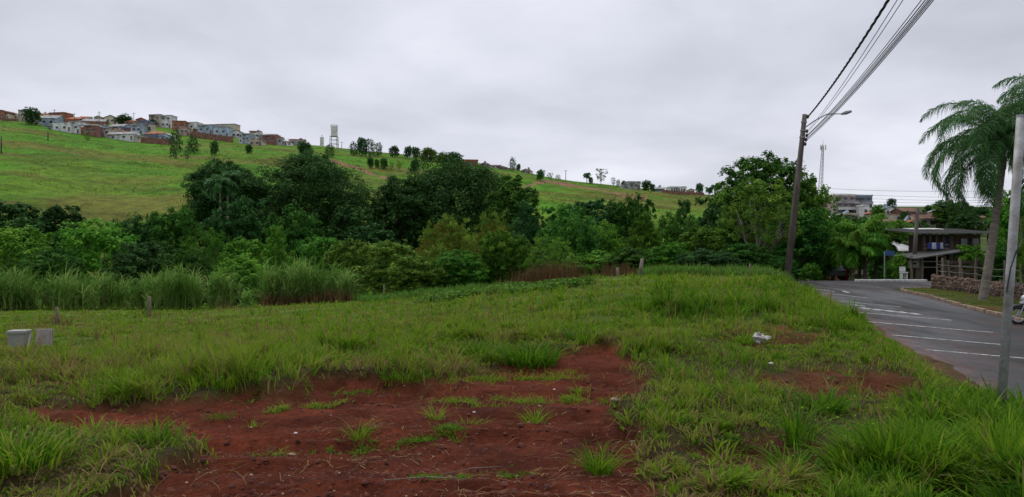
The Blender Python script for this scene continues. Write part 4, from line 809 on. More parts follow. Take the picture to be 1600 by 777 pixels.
for a in [
 (4, 172, 188, 14, 'brick', 'darktile', 'brick house with a dark gable at the frame edge on the ridge', 'gable'),
 (20, 176, 187, 21, 'cream', 'fibre', 'pale gabled house between the brick gable and the round dark tree', 'gable'),
 (34, 173, 190, 9, 'beige', 'fibre', 'narrow beige house touching the round dark tree on the ridge', 'flat'),
 (75, 179, 198, 27, 'greyblue', 'fibre', 'grey blue house just past the round dark tree', 'long'),
 (90, 177, 193, 27, 'brick', 'brick', 'long bare brick house with a flat top behind the grey blue house', 'flat'),
 (113, 182, 195, 24, 'brick', 'tile', 'low brick house following the long bare brick house', 'long'),
 (98, 194, 206, 32, 'white', 'white', 'long low white house in the front row below the bare brick houses', 'flat'),
 (117, 191, 209, 18, 'white', 'grey', 'taller white block ending the long low white house', 'flat'),
 (144, 185, 198, 32, 'brick', 'fibre', 'wide brick house with a pale roof above the modern red and white house', 'long'),
 (140, 196, 213, 20, 'red', 'white', 'modern house with a red panel between white walls', 'flat'),
 (156, 197, 213, 16, 'greyblue', 'grey', 'bluish modern house adjoining the red panel house', 'flat'),
 (171, 180, 194, 18, 'cream', 'darktile', 'cream house with a dark steep gable behind the front rows', 'gable'),
 (189, 205, 219, 46, 'white', 'fibre', 'very long low white building in the front row with small windows', 'long'),
 (183, 193, 207, 22, 'slate', 'fibre', 'slate grey house behind the very long white building', 'long'),
 (198, 195, 208, 12, 'blue', 'fibre', 'small blue house beside the slate grey house', 'gable'),
 (213, 196, 210, 18, 'blue', 'grey', 'light blue flat house above the long pink wall', 'flat'),
 (225, 190, 208, 16, 'slate', 'slate', 'dark blue grey house under the two storey beige house', 'flat'),
 (218, 184, 194, 14, 'brick', 'tile', 'small brick house beside the two storey beige house', 'gable'),
 (243, 180, 195, 20, 'beige', 'grey', 'two storey beige house with dark balconies on the skyline', 'flat', 2),
 (260, 181, 195, 18, 'white', 'white', 'blank pale side block attached to the two storey beige house', 'flat', 2),
 (278, 190, 203, 20, 'brick', 'brick', 'brick house just past the two storey beige house', 'flat'),
 (241, 204, 219, 32, 'slate', 'tile', 'house with a bright orange tiled hip roof in the front row', 'hip'),
 (259, 208, 222, 18, 'blue', 'white', 'sky blue house beside the orange tiled house', 'gable'),
 (298, 192, 205, 23, 'white', 'white', 'white block house starting the pale row on the ridge', 'flat'),
 (322, 196, 210, 26, 'greyblue', 'grey', 'pale blue house with a flat roof above the brick retaining wall', 'flat'),
 (345, 199, 214, 24, 'blue', 'grey', 'light blue house with one dark door near the end of the brick retaining wall', 'flat'),
 (352, 195, 206, 34, 'cream', 'grey', 'white house with a dark porch standing highest behind the light blue houses', 'flat'),
 (369, 203, 216, 18, 'white', 'tile', 'small white house with a tiled edge past the light blue house', 'gable'),
 (385, 210, 225, 13, 'greyblue', 'grey', 'narrow grey blue house before the beige gable house', 'flat'),
 (399, 216, 228, 22, 'beige', 'beige', 'plain beige house in front on the grass edge of the ridge', 'gable'),
 (397, 206, 216, 18, 'white', 'tile', 'white house with a blue roof tank behind the plain beige house', 'flat'),
 (421, 211, 226, 23, 'red', 'white', 'reddish house with white trim near the end of the ridge row', 'flat'),
 (438, 217, 227, 21, 'white', 'white', 'low white house after the reddish house, last of the ridge row', 'long'),
 (462, 219, 227, 26, 'grey', 'tile', 'low grey unfinished house between the ridge row and the tanks', 'flat'),
 (64, 176, 186, 16, 'cream', 'tile', 'cream house with a red tiled roof behind the grey blue house', 'long'),
 (107, 181, 191, 14, 'grey', 'fibre', 'grey house peeping over the low brick house', 'gable'),
 (130, 181, 190, 14, 'white', 'tile', 'white house with a tiled roof at the back of the wide brick house', 'long'),
 (152, 181, 189, 12, 'beige', 'darktile', 'small beige house on the skyline left of the cream steep gable', 'gable'),
 (203, 187, 197, 14, 'pink', 'tile', 'pinkish house in front of the dark tree clump', 'long'),
 (180, 201, 212, 12, 'cream', 'tile', 'cream house squeezed above the very long white building', 'gable'),
 (311, 193, 201, 12, 'brick', 'tile', 'brick house peeping over the white block house', 'long'),
 (336, 195, 203, 12, 'grey', 'fibre', 'grey house behind the pale blue house with a flat roof', 'gable'),
 (410, 211, 220, 11, 'grey', 'darktile', 'grey house squeezed between the plain beige and the reddish house', 'gable'),
 (286, 200, 212, 14, 'pink', 'pink', 'pinkish bare walled house under the white block house', 'flat'),
 (733, 251, 259, 24, 'brick', 'tile', 'low red brick building on the skyline past the tree rows', 'flat'),
 (757, 254, 261, 12, 'cream', 'fibre', 'tiny pale house on the skyline next to the low red building', 'gable'),
 (775, 257, 264, 14, 'white', 'darktile', 'tiny white house with dark roof before the conical skyline tree', 'long'),
 (788, 260, 266, 12, 'beige', 'tile', 'tiny beige house touching the conical skyline tree', 'gable'),
 (824, 264, 272, 13, 'cream', 'tile', 'tiny cream house past the conical skyline tree', 'gable'),
 (989, 285, 296, 20, 'grey', 'fibre', 'flat pale grey house on the skyline past the airy tree', 'flat'),
 (1033, 292, 302, 14, 'slate', 'grey', 'low dark house beside the white skyline house', 'long'),
 (1059, 293, 304, 26, 'white', 'white', 'white flat house with a row of small windows on the skyline', 'flat'),
 (1081, 295, 304, 10, 'cream', 'tile', 'small cream house right after the white skyline house', 'gable'),
 (1128, 295, 305, 12, 'white', 'fibre', 'small white house behind the skyline palms', 'flat'),
 ]: house(*a, rz=random.uniform(-.25, .25), tank=('tank' in a[6]), nwin=(6 if 'row of small' in a[6] else 2))
for a, k in [((1321, 306, 336, 31, 'pink', 'white', 'three storey apartment block with pinkish brown walls and white balcony bands', 'flat', 3), dict(nwin=3)),
 ((1349, 307, 336, 29, 'slate', 'greyblue', 'grey blue apartment block with pale window frames beside the pinkish one', 'flat', 3), dict(nwin=3)),
 ((1294, 311, 326, 24, 'brown', 'brown', 'dark brown flat building at the foot of the lattice mast', 'flat', 1), {}),
 ((1308, 337, 350, 20, 'white', 'fibre', 'white house with a rounded pale roof below the apartment blocks', 'hip', 1), {}),
 ((1331, 336, 344, 24, 'cream', 'cream', 'low cream building at the foot of the apartment blocks', 'flat', 1), {}),
 ((1355, 322, 338, 8, 'white', 'white', 'narrow white wall block beside the grey blue apartment block', 'flat', 1), dict(nwin=1)),
 ((1391, 323, 337, 15, 'white', 'slate', 'small white house under a skyline tree beyond the road', 'gable', 1), {}),
 ((1422, 325, 342, 26, 'brown', 'darktile', 'brown house with a dark tiled roof before the light pole', 'long', 1), {}),
 ((1452, 334, 358, 36, 'cream', 'darktile', 'house with a wide brown tiled roof right of the light pole', 'long', 1), {}),
 ((1430, 344, 358, 18, 'white', 'tile', 'small white house with a red tiled roof behind the light pole', 'gable', 1), {}),
 ((1535, 337, 352, 24, 'beige', 'darktile', 'brown roofed house in front of the hedge left of the palm trunk', 'long', 1), {}),
 ((1396, 342, 360, 26, 'brown', 'darktile', 'house with a big dark tiled roof sunk in the thicket', 'hip', 1), {}),
 ((1476, 326, 340, 20, 'cream', 'fibre', 'pale house half hidden behind the large green tree', 'gable', 1), {}),
 ((1372, 330, 342, 14, 'beige', 'tile', 'small beige house just right of the narrow white wall block', 'gable', 1), {}),
 ]: t = house(*a, rz=random.uniform(-.12, .12), **k)
for l in ('three storey apartment block with pinkish brown walls and white balcony bands', 'grey blue apartment block with pale window frames beside the pinkish one'):
    t = [o for o in bpy.data.objects if o.get('label') == l][0]; wv = [c for c in t.children if c.name.startswith('wall')][0]; xs_ = [v.co.x for v in wv.data.vertices]; w = max(xs_) - min(xs_); hh = max(v.co.z for v in wv.data.vertices)
    for f in range(1, 3): MB().box((0, -4.1, hh * f / 3), (w * .96, 1.2, .9)).build('balcony', fr_m if f == 1 else M['wall_grey'], t)
# grey shed roof
def shed():
    d = 72; t = empty('shed', (pt(1408, d), d, Z(398, d)), 'long grey low pitched shed roof beyond the blue street sign', 'shed'); w = 66 / F * d; b = MB().box((0, 3, -.9), (w, 6, 2.2)); b.build('wall', M['wall_brown'], t)
    MB().add([(-w / 2 - .3, -.3, .1), (w / 2 + .3, -.3, .15), (w / 2 + .3, 6, 1.15), (-w / 2 + 2.2, 6, .9), (-w / 2 - .3, -.3, .2), (w / 2 + .3, -.3, .27), (w / 2 + .3, 6, 1.3), (-w / 2 + 2.2, 6, 1.0)], [(0, 3, 2, 1), (4, 5, 6, 7), (0, 1, 5, 4), (1, 2, 6, 5), (2, 3, 7, 6), (3, 0, 4, 7)]).build('roof', M['wall_fibre'], t)
shed()
# brick walls on the ridge
def wall_run(p0, p1, h0, label, mat, name='retaining_wall', n=8):
    (xa, ya), (xb, yb) = p0, p1; a = Vector(hit(xa, ya, 130)); b = Vector(hit(xb, yb, 130)); t = MB()
    for i in range(n):
        c = a.lerp(b, (i + .5) / n); l = (b - a).length / n; d = c.y; zt = Z(ya + (yb - ya) * (i + .5) / n, d); t.box((c.x, c.y, zt + h0 / 2 - 1.5), (l * 1.0, .3, h0 + 3), math.atan2(b.y - a.y, b.x - a.x))
    return lab(t.build(name, mat), label, 'wall')
wall_run((297, 214), (364, 223), 3.2, 'long brown brick retaining wall below the pale blue houses', pbr('brick_wall', (.23, .12, .085), .95, .35, 1, .2))
wall_run((214, 222), (268, 226), 2.6, 'pinkish brick boundary wall under the orange tiled house', M['brick_wall'], 'boundary_wall')
wall_run((2, 190), (28, 191), 1.8, 'red brick wall before the first houses at the frame edge', M['brick_wall'], 'boundary_wall')
wall_run((1035, 304), (1100, 309), 2.2, 'dark red brick wall below the white skyline house', M['brick_wall'], 'boundary_wall')
# ---------------------------------------------------------------- water towers, mast
def water_tower():
    d = 400; x = pt(522, d); zb = Z(231, d); t = empty('water_tower', (x, d, zb), 'tall white water tank raised on a steel frame on the ridge', 'water tower'); hT = Z(196, d) - zb; f = MB(); a = 1.7; hf = hT * .50
    for sx in (-1, 1):
        for sy in (-1, 1): f.tube([(sx * a * 1.1, sy * a * 1.1, -2), (sx * a, sy * a, hf)], .16, 6)
    for z in (hf * .33, hf * .7, hf):
        for s in (-1, 1): f.tube([(-a, s * a, z), (a, s * a, z)], .1, 5); f.tube([(s * a, -a, z), (s * a, a, z)], .1, 5)
    for s in (-1, 1): f.tube([(-a, s * a, 0), (a, s * a, hf * .33)], .06, 4); f.tube([(-a, s * a, hf * .33), (a, s * a, hf * .7)], .06, 4)
    f.build('frame', steel, t); MB().tube([(0, 0, hf), (0, 0, hf + .2), (0, 0, hT - .8), (0, 0, hT - .5)], [1.9, 1.65, 1.65, 1.3], 16).build('tank', pbr('tank_white', (.62, .62, .58), .6, .25, .8), t)
    r = MB()
    for i in range(10): q = i * .628; r.tube([(1.75 * math.cos(q), 1.75 * math.sin(q), hT - .9), (1.75 * math.cos(q), 1.75 * math.sin(q), hT)], .06, 4)
    r.tube([(1.75 * math.cos(i * .314), 1.75 * math.sin(i * .314), hT) for i in range(21)], .07, 4); r.build('railing', dwood, t); MB().tube([(1.8, 0, -1), (1.8, 0, hT)], .07, 4).build('pipe', steel, t)
water_tower()
def silo(px, yt, yb, r, label):
    x, y, z = hit(px, yb, 130); h = (yb - yt) / F * y; t = empty('water_tank', (x, y, z), label, 'water tank'); MB().tube([(0, 0, -1), (0, 0, h * .82), (0, 0, h * .92)], [r, r, r * .4], 14).build('tank', M['tank_white'], t); MB().tube([(0, 0, h * .9), (0, 0, h * 1.05)], r * .18, 6).build('vent', steel, t)
silo(503, 212, 229, 1.15, 'squat pale water tank standing beside the tall water tower'); silo(641, 228, 246, 1.3, 'white tank showing between skyline trees')
def mast():
    d = 300; x0 = pt(1281, d); t = empty('radio_mast', (x0, d, Z(322, d)), 'tall steel lattice radio mast with antennas at its top', 'radio mast'); hT = Z(228, d) - Z(322, d); ln = 5 / F * d; f = MB(); n = 15
    def cn(i, k): s = 1.15 - .75 * i / n; q = k * 2.094 + .3; return (s * math.cos(q) + ln * i / n, s * math.sin(q), hT * i / n)
    for i in range(n):
        for k in range(3): f.tube([cn(i, k), cn(i + 1, k)], .09, 4); f.tube([cn(i, k), cn(i + 1, (k + 1) % 3)], .05, 4); f.tube([cn(i + 1, k), cn(i + 1, (k + 1) % 3)], .05, 4)
    f.build('lattice', steel, t)
    for k in range(3): q = k * 2.094; MB().box((ln + 1.0 * math.cos(q), 1.0 * math.sin(q), hT - .6), (.35, .35, 2.0), q).build('antenna', M['tank_white'], t)
    MB().tube([(ln, 0, hT), (ln, 0, hT + 2.2)], .05, 4).build('lightning_rod', steel, t)
mast()
# ---------------------------------------------------------------- utility pole, lamp, cables
DP = 45.; PB = Vector((pt(1229, DP), DP, gz(pt(1229, DP), DP))); PT = Vector((pt(1257.5, DP), DP, Z(179, DP)))
polem = pbr('pole_concrete', (.115, .095, .082), .95, .35, 4, .4, col2=(.045, .038, .034), stretch=(1, 1, .15)); rub = pbr('black_cable', (.018, .018, .02), .6); ceram = pbr('insulator', (.10, .075, .06), .35)
pole = empty('utility_pole', PB, 'leaning brown utility pole with a curved lamp arm beside the road', 'utility pole'); ax = PT - PB
mb = MB(); mb.tube([tuple(ax * -.05), tuple(ax * .5), tuple(ax)], [.215, .18, .135], 10); mb.build('shaft', polem, pole, smooth=True)
for k in (.905, .955, .865):
    m_ = MB(); c = ax * k; m_.tube([tuple(c - ax.normalized() * .04), tuple(c + ax.normalized() * .04)], .175, 10); m_.build('clamp', steel, pole)
for (k, s) in ((.985, .16), (.90, .2), (.875, .22), (.85, .2), (.825, .18)):
    c = ax * k + Vector((s, -.08, 0)); i_ = MB().tube([tuple(c - Vector((0, 0, .11))), tuple(c - Vector((0, 0, .03))), tuple(c + Vector((0, 0, .03))), tuple(c + Vector((0, 0, .11)))], [.035, .085, .085, .035], 8); i_.build('insulator', ceram, pole)
def off(p): return Vector(p) - PB
lend = P3(1316, DP - 2, 178); l0 = ax * .915; l3 = off(lend); lm = [tuple(l0), tuple(l0.lerp(l3, .3) + Vector((0, 0, .22))), tuple(l0.lerp(l3, .62) + Vector((0, 0, .32))), tuple(l3)]
arm = MB().tube(lm, .033, 6).build('lamp_arm', steel, pole); e = l3 + Vector((.42, -.25, .10)); MB().tube([tuple(l3 - Vector((.08, 0, .02))), tuple(l3.lerp(e, .4)), tuple(e)], [.05, .11, .06], 8).build('lamp_head', steel, arm)
NX = Vector((5.9, -5., 9.2))
def cable(a, b, sag, r, label, twist=False, group=None, n=40):
    m_ = MB(); a = Vector(a); b = Vector(b)
    P_ = [a.lerp(b, i / n) - Vector((0, 0, 4 * sag * (i / n) * (1 - i / n))) for i in range(n + 1)]
    if twist:
        n2 = 260; Pq = [a.lerp(b, i / n2) - Vector((0, 0, 4 * sag * (i / n2) * (1 - i / n2))) for i in range(n2 + 1)]
        for k in range(3): m_.tube([tuple(p + Vector((math.cos(i * .55 + k * 2.1), 0, math.sin(i * .55 + k * 2.1))) * r * .9) for i, p in enumerate(Pq)], r * .75, 5)
    else: m_.tube([tuple(p) for p in P_], r, 5)
    return lab(m_.build('power_cable' if twist or 'power' in label else 'overhead_cable', rub, smooth=True), label, 'cable', group)
def pp(k, s=.2): return PB + ax * k + Vector((s, -.1, 0))
# sag and anchor heights solved so that the spans leave the frame where the photo shows them
def through(a, px, r, label, dn=22.5, twist=False, sag=.5, zadd=0, group='cables between the pole and the next pole'):
    """span from a through the sight line of (px, 0) at distance dn, on to the next pole"""
    q = Vector(P3(px, dn, 0)); a = Vector(a); tq = (a.y - dn) / (a.y + 5.); b = a + (q + Vector((0, 0, 4 * sag * tq * (1 - tq))) - a) / tq
    return cable(a, b, sag, r, label, twist, group)
through(pp(.985, .16), 1388, .030, 'thick twisted black power cable running from the pole top, highest of all', 22.5, True, .9)
through(pp(.90), 1402, .011, 'first of two thin cables just under the thick twisted one', 20, sag=.8)
through(pp(.89), 1411, .011, 'second of two thin cables just under the thick twisted one', 20, sag=.85)
for i, (k, px, r, l) in enumerate([(.875, 1440, .012, 'uppermost cable of the lower cable bundle'), (.872, 1446, .015, 'second cable from the top of the lower bundle'), (.865, 1450, .012, 'third cable from the top of the lower bundle'), (.855, 1453, .016, 'fourth cable from the top of the lower bundle'), (.850, 1456, .012, 'second lowest cable of the lower bundle'), (.842, 1459, .014, 'lowest cable of the lower cable bundle')]): through(pp(k), px, r, l, 19.5, sag=.8)
# cables crossing behind, from beyond the mast to the frame edge
for i, (y0, y1, l) in enumerate([(291, 293, 'uppermost thin line crossing the low sky beyond the mast'), (297, 305, 'second thin line crossing the low sky beyond the mast'), (303, 309, 'third thin line crossing the low sky beyond the mast'), (309, 311, 'fourth thin line crossing the low sky beyond the mast'), (313, 316, 'lowest thin line crossing the low sky beyond the mast')]):
    cable(P3(1240, 95, y0), P3(1700, 70, y1), .5, .014, l, group='lines crossing the low sky')
# second pole, wooden, by the side road
def simple_pole(px0, yb, px1, yt, d, r, mat, label, name='utility_pole', arm_=False, cat='utility pole', zb=None):
    a = Vector((pt(px0, d), d, Z(yb, d) if zb is None else zb)); b = Vector(P3(px1, d, yt)); t = empty(name, a, label, cat); MB().tube([tuple((b - a) * -.08), tuple(b - a)], [r * 1.15, r * .8], 8).build('shaft', mat, t, smooth=True)
    if arm_: c = (b - a) * .93; MB().box(tuple(c), (1.3 if d < 150 else 2.2, .12, .14)).build('crossarm', mat, t)
    return t
simple_pole(1426, 440, 1434, 326, 57, .16, M['pole_concrete'], 'dark wooden pole carrying the white board by the corner house', arm_=True)
x_ = empty('notice_board', P3(1427, 56.4, 413), 'small white board with a dark strip fixed on the dark wooden pole', 'notice board')
MB().box((0, 0, 0), (.78, .06, .52), 0).build('board', M['limewashed_concrete'], x_); MB().box((0, -.04, .04), (.42, .02, .12)).build('printed_strip', darkm, x_)
# street name sign
t = empty('street_sign', (pt(1382, 55), 55, gz(pt(1382, 55), 55)), 'blue street name plate on a slim grey post at the corner', 'street sign'); hs_ = Z(396, 55) - gz(pt(1382, 55), 55)
MB().tube([(0, 0, -.2), (0, 0, hs_ + .15)], .045, 8).build('post', steel, t); MB().box((.36, -.04, hs_ - .0), (.66, .03, .34)).build('plate', pbr('sign_blue', (.03, .09, .22), .5), t)
for i, (px, yb, yt, l) in enumerate([(884, 282, 266, 'power pole on the skyline between the shrubs and the palm'), (1098, 305, 291, 'small power pole on the skyline behind the pointed tree'), (155, 213, 174, 'tall power pole among the brick houses on the ridge'), (85, 193, 171, 'power pole above the long bare brick house'), (116, 196, 177, 'short power pole above the low brick house'), (209, 197, 176, 'power pole beside the dark tree clump near the two storey house'), (196, 196, 176, 'power pole behind the dark tree clump on the ridge'), (534, 231, 222, 'short pole just past the water tower')]):
    x, y, z = hit(px, yb, 130); simple_pole(px, yb, px, yt, y, .17, M['pole_concrete'], l, arm_=True)
for px, yb, yt, l in [(2, 240, 213, 'dark pasture post at the very edge of the frame'), (75, 223, 206, 'dark pasture post in the green field below the grey blue house')]:
    x, y, z = hit(px, yb, 100); simple_pole(px, yb, px, yt, y, .22, dwood, l, 'pasture_post', cat='post', zb=z - .3)
# galvanised post near the camera
d_ = 7.4; a = Vector((pt(1563, d_), d_, gz(pt(1563, d_), d_))); b = Vector(P3(1595.5, d_, 183)); t = empty('metal_post', a, 'slim galvanised steel post leaning in the tall roadside grass', 'post')
MB().tube([tuple((b - a) * -.1), tuple(b - a)], [.041, .041], 16).build('tube', steel, t, smooth=True); MB().tube([tuple((b - a) * .999), tuple((b - a) * 1.006)], .043, 16).build('cap', steel, t)
q = (b - a) * .30; q2 = (b - a) * .63
MB().tube([(q.x + .3, .3, q.z + 1.25), (q2.x + .12, .05, q2.z - .12), tuple(q2 + Vector((.0, -.045, -.22))), tuple((b - a) * .5 + Vector((-.03, -.045, 0))), tuple((b - a) * .42 + Vector((-.045, -.03, 0)))], .006, 6).build('tie_wire', rub, t)
# ---------------------------------------------------------------- corner house
def corner_house():
    d = 58.; zb = float(zr(47)) - .1; x0, x1 = pt(1438, d), pt(1545, d); t = empty('corner_house', ((x0 + x1) / 2, d, zb), 'dark two level timber house with a tin roof and open veranda on the corner', 'house')
    cx = (x0 + x1) / 2; w = x1 - x0; zt = Z(366, d) - zb; zf = Z(393, d) - zb
    MB().box((w * .18, 3.2, (zt + zf) / 2), (w * .62, 4.5, zt - zf)).build('upper_wall', M['wall_brown'], t)
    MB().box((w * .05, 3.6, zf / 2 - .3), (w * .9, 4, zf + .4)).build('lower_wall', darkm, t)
    MB().box((0, 2.6, zf - .06), (w * 1.02, 6.2, .14)).build('floor_slab', dwood, t)
    r = MB(); n = 22
    for i in range(n):
        a_ = -w / 2 - .7 + (w + 1.6) * i / n; b_ = a_ + (w + 1.6) / n * .96; r.add([(a_, -1.0, zt + .02), (b_, -1.0, zt + .0), (b_, 6.2, zt + .50), (a_, 6.2, zt + .52), (a_, -1.0, zt + .08), (b_, -1.0, zt + .06), (b_, 6.2, zt + .58), (a_, 6.2, zt + .6)], [(0, 3, 2, 1), (4, 5, 6, 7), (0, 1, 5, 4), (1, 2, 6, 5), (2, 3, 7, 6), (3, 0, 4, 7)])
    r.build('roof', tinm, t); MB().box((-w * .05, 4.0, zt + .50), (2.6, 1.4, .06), 0, .07).build('skylight_sheet', M['limewashed_concrete'], t)
    for i, px in enumerate((1440, 1449, 1459, 1469, 1481, 1542)):
        X = pt(px, d) - cx; MB().box((X, -.35, (zf + zt) / 2 if i < 5 else zt / 2), (.17 if i != 4 else .3, .17, (zt - zf) if i not in (4, 5) else zt)).build('column', dwood, t) if i < 4 else MB().box((X, -.35, zt / 2), (.3, .2, zt)).build('column', dwood, t)
    MB().box((pt(1492, d) - cx, .92, zf + .56), (.72, .06, 1.08)).build('door', pbr('door_blue', (.03, .07, .17), .6), t)
    for px in (1519, 1534): wn = MB().box((pt(px, d) - cx, .92, zf + .75), (.65, .06, .45)).build('window', glass, t); MB().box((pt(px, d) - cx, .90, zf + .49), (.8, .12, .07)).build('sill', wood, wn)
    for z in (.22, .5): 
        MB().box((-w * .30, -.42, zf + z), (w * .38, .06, .07)).build('railing', wood, t)
    aw = MB().add([(pt(1392, d) - cx, -3.5, zf - .55), (pt(1478, d) - cx, -3.0, zf + .02), (pt(1478, d) - cx, .2, zf + .10), (pt(1392, d) - cx, .2, zf - .35), (pt(1392, d) - cx, -3.5, zf - .47), (pt(1478, d) - cx, -3.0, zf + .10), (pt(1478, d) - cx, .2, zf + .18), (pt(1392, d) - cx, .2, zf - .27)], [(0, 3, 2, 1), (4, 5, 6, 7), (0, 1, 5, 4), (1, 2, 6, 5), (2, 3, 7, 6), (3, 0, 4, 7)]); aw.build('awning', tinm, t)
    for px in (1396, 1412, 1446, 1462): MB().box((pt(px, d) - cx, -2.6, zf / 2 - .3), (.14, .14, zf)).build('awning_post', wood, t)
    for px, c in ((1420, 'brick'), (1436, 'pink')): MB().box((pt(px, d) - cx, 1.2, .75), (1.4, .3, 1.7)).build('back_panel', M['wall_' + c], t)
    for k in range(3): MB().box((pt(1441, d) - cx, -1.0, .9 + k * .42), (1.7, .6, .06)).build('shelf', fr_m, t)
    k = MB()
    for i in range(26): k.box((-w * .5 + .25 + i * w * .9 / 26 + .4, -1.2, .55 + random.uniform(-.05, .05)), (w * .9 / 26 - .04, .05, 1.2))
    k.build('plank_screen', dwood, t)
    return t, cx, zb, zf, d
t, cx_, zb_, zf_, dH = corner_house()
cl = MB()
def cloth(px, d, z, w, h, mat, label):
    nx, nz = 10, 6; vs = []; fs = []
    for j in range(nz + 1):
        for i in range(nx + 1): vs.append(((i / nx - .5) * w * (1 - .1 * j / nz), .05 * math.sin(i * 2.1 + j * .4) * (j / nz + .3), -h * j / nz * (1 + .05 * math.sin(i))))
    for j in range(nz):
        for i in range(nx): a = j * (nx + 1) + i; fs.append((a, a + 1, a + nx + 2, a + nx + 1))
    o = MB().add(vs, fs).build('hanging_cloth', mat, None, smooth=True); o.location = (pt(px, d), d - .55, z); m = o.modifiers.new('s', 'SOLIDIFY'); m.thickness = .01; return lab(o, label, 'laundry', 'laundry on the veranda rail')
bl = pbr('cloth_blue', (.05, .07, .26), .9); wh = pbr('cloth_white', (.6, .62, .68), .9)
for px, w, m_, l in ((1447, .38, bl, 'blue cloth hanging at the end of the veranda rail'), (1453, .35, wh, 'white cloth hanging between two blue cloths'), (1460, .42, bl, 'wide blue cloth hanging next to the white one'), (1465, .22, wh, 'narrow pale cloth hanging last on the veranda rail')): cloth(px, dH, zb_ + zf_ + .66, w, .5, m_, l)
# stone wall with stakes, along the lawn
stm = pbr('field_stone', (.145, .100, .075), .95, .5, 2.5, .8, col2=(.045, .032, .027), bscale=9)
WP = [(pt(1458, 43.0), 43.0), (pt(1500, 41), 41.), (pt(1545, 38.5), 38.5), (pt(1600, 36), 36.), (pt(1680, 33.5), 33.5)]
def on_path(s): 
    s *= len(WP) - 1; i = min(int(s), len(WP) - 2); f = s - i; return WP[i][0] * (1 - f) + WP[i + 1][0] * f, WP[i][1] * (1 - f) + WP[i + 1][1] * f
sw = MB(); n = 95
for i in range(n):
    for r_i in range(5):
        X, Yy = on_path((i + .5 * (r_i % 2) + random.uniform(-.1, .1)) / n); sw.ball((X, Yy + random.uniform(-.04, .04), float(zr(Yy)) + .10 + r_i * .155 + random.uniform(-.05, .05)), (.12 * random.uniform(.5, 1.25), .15, .10 * random.uniform(.7, 1.35)), 7, 4, .25)
X0 = [on_path(i / 40) for i in range(41)]
for (xa, ya), (xb, yb) in zip(X0[:-1], X0[1:]): sw.box(((xa + xb) / 2, (ya + yb) / 2 + .02, float(zr(ya)) + .36), (math.hypot(xb - xa, yb - ya) * 1.02, .16, .72), math.atan2(yb - ya, xb - xa))
lab(sw.build('stone_wall', stm, smooth=True), 'low wall of reddish field stones edging the lawn', 'wall')
G4 = 'fence stakes along the stone wall'
FL = ['first stake at the corner end of the stone wall', 'second stake from the corner along the stone wall', 'third stake from the corner along the stone wall', 'fourth stake, close to the leaning palm trunk', 'fifth stake, between the palm trunk and the metal post', 'sixth stake, hidden partly by the metal post', 'seventh stake of the wall at the frame edge']
SP = []
for i, l in enumerate(FL):
    X, Yy = on_path(.02 + i * .115); o = MB().tube([(0, 0, -.1), (.02, 0, .9), (random.uniform(-.06, .06), 0, 1.75 + random.uniform(-.1, .2))], [.05, .045, .04], 7).build('fence_stake', wood); o.location = (X, Yy - .16, float(zr(Yy)) + .05); lab(o, 'weathered wooden ' + l, 'fence stake', G4); SP.append((X, Yy - .16, float(zr(Yy))))
for h_, l in ((1.1, 'lower'), (1.45, 'upper')):
    m_ = MB()
    for a, b in zip(SP[:-1], SP[1:]): m_.tube([(a[0], a[1], a[2] + h_), ((a[0] + b[0]) / 2, (a[1] + b[1]) / 2, (a[2] + b[2]) / 2 + h_ - .04), (b[0], b[1], b[2] + h_)], .008, 4)
    lab(m_.build('fence_wire', steel), l + ' wire strung between the stakes on the stone wall', 'fence wire')
# wooden board fence in front of the house
bf = empty('board_fence', (pt(1525, 52), 52, float(zr(49)) - .05), 'dark weathered horizontal board fence in front of the corner house', 'fence')
for k in range(4): MB().box((0, 0, .35 + k * .30), (4.8, .04, .2)).build('board', dwood, bf)
for k in range(5): MB().box((-2.3 + k * 1.15, -.05, .75), (.11, .09, 1.6)).build('post', wood, bf)
# green bushes round the house
for a in [('bush', 1, 1515, 388, 46, 55, 'mid_leaves', 'leafy green shrub in front of the upper wall of the corner house'), ('bush', 2, 1405, 400, 24, 56, 'bright_leaves', 'bright green shrub growing under the awning'), ('bush', 0, 1393, 412, 22, 57, 'mid_leaves', 'green bush behind the street sign post'), ('bush', 1, 1372, 405, 36, 68, 'dark_leaves', 'dark bush behind the palms and the pale kerb'), ('bush', 2, 1300, 405, 50, 84, 'dark_leaves', 'dark bush behind the brick wall panel'), ('bush', 2, 1268, 415, 30, 56, 'mid_leaves', 'bright weedy bush by the foot of the utility pole'),
  ('round', 0, 1588, 305, 75, 52, 'mid_leaves', 'bright green tree behind the metal post at the frame edge'), ('bush', 0, 1575, 385, 60, 50, 'dark_leaves', 'dark shrub between the house and the frame edge'), ('feather', 0, 1612, 340, 70, 40, 'bright_leaves', 'drooping bright green tree at the frame edge above the stone wall'), ('bush', 1, 1475, 402, 40, 63, 'deep_leaves', 'dark shrub beneath the veranda'), ('bush', 0, 1550, 402, 40, 56, 'deep_leaves', 'dark shrub at the end of the board fence')]: put(*a[:7], a[7], 'bush' if a[0] == 'bush' else 'tree')
o = put('bush', 0, 1318, 408, 15, 66, 'red_blossom', 'red flowering bougainvillea before the palm cluster', 'bush', 'flowering_bush')
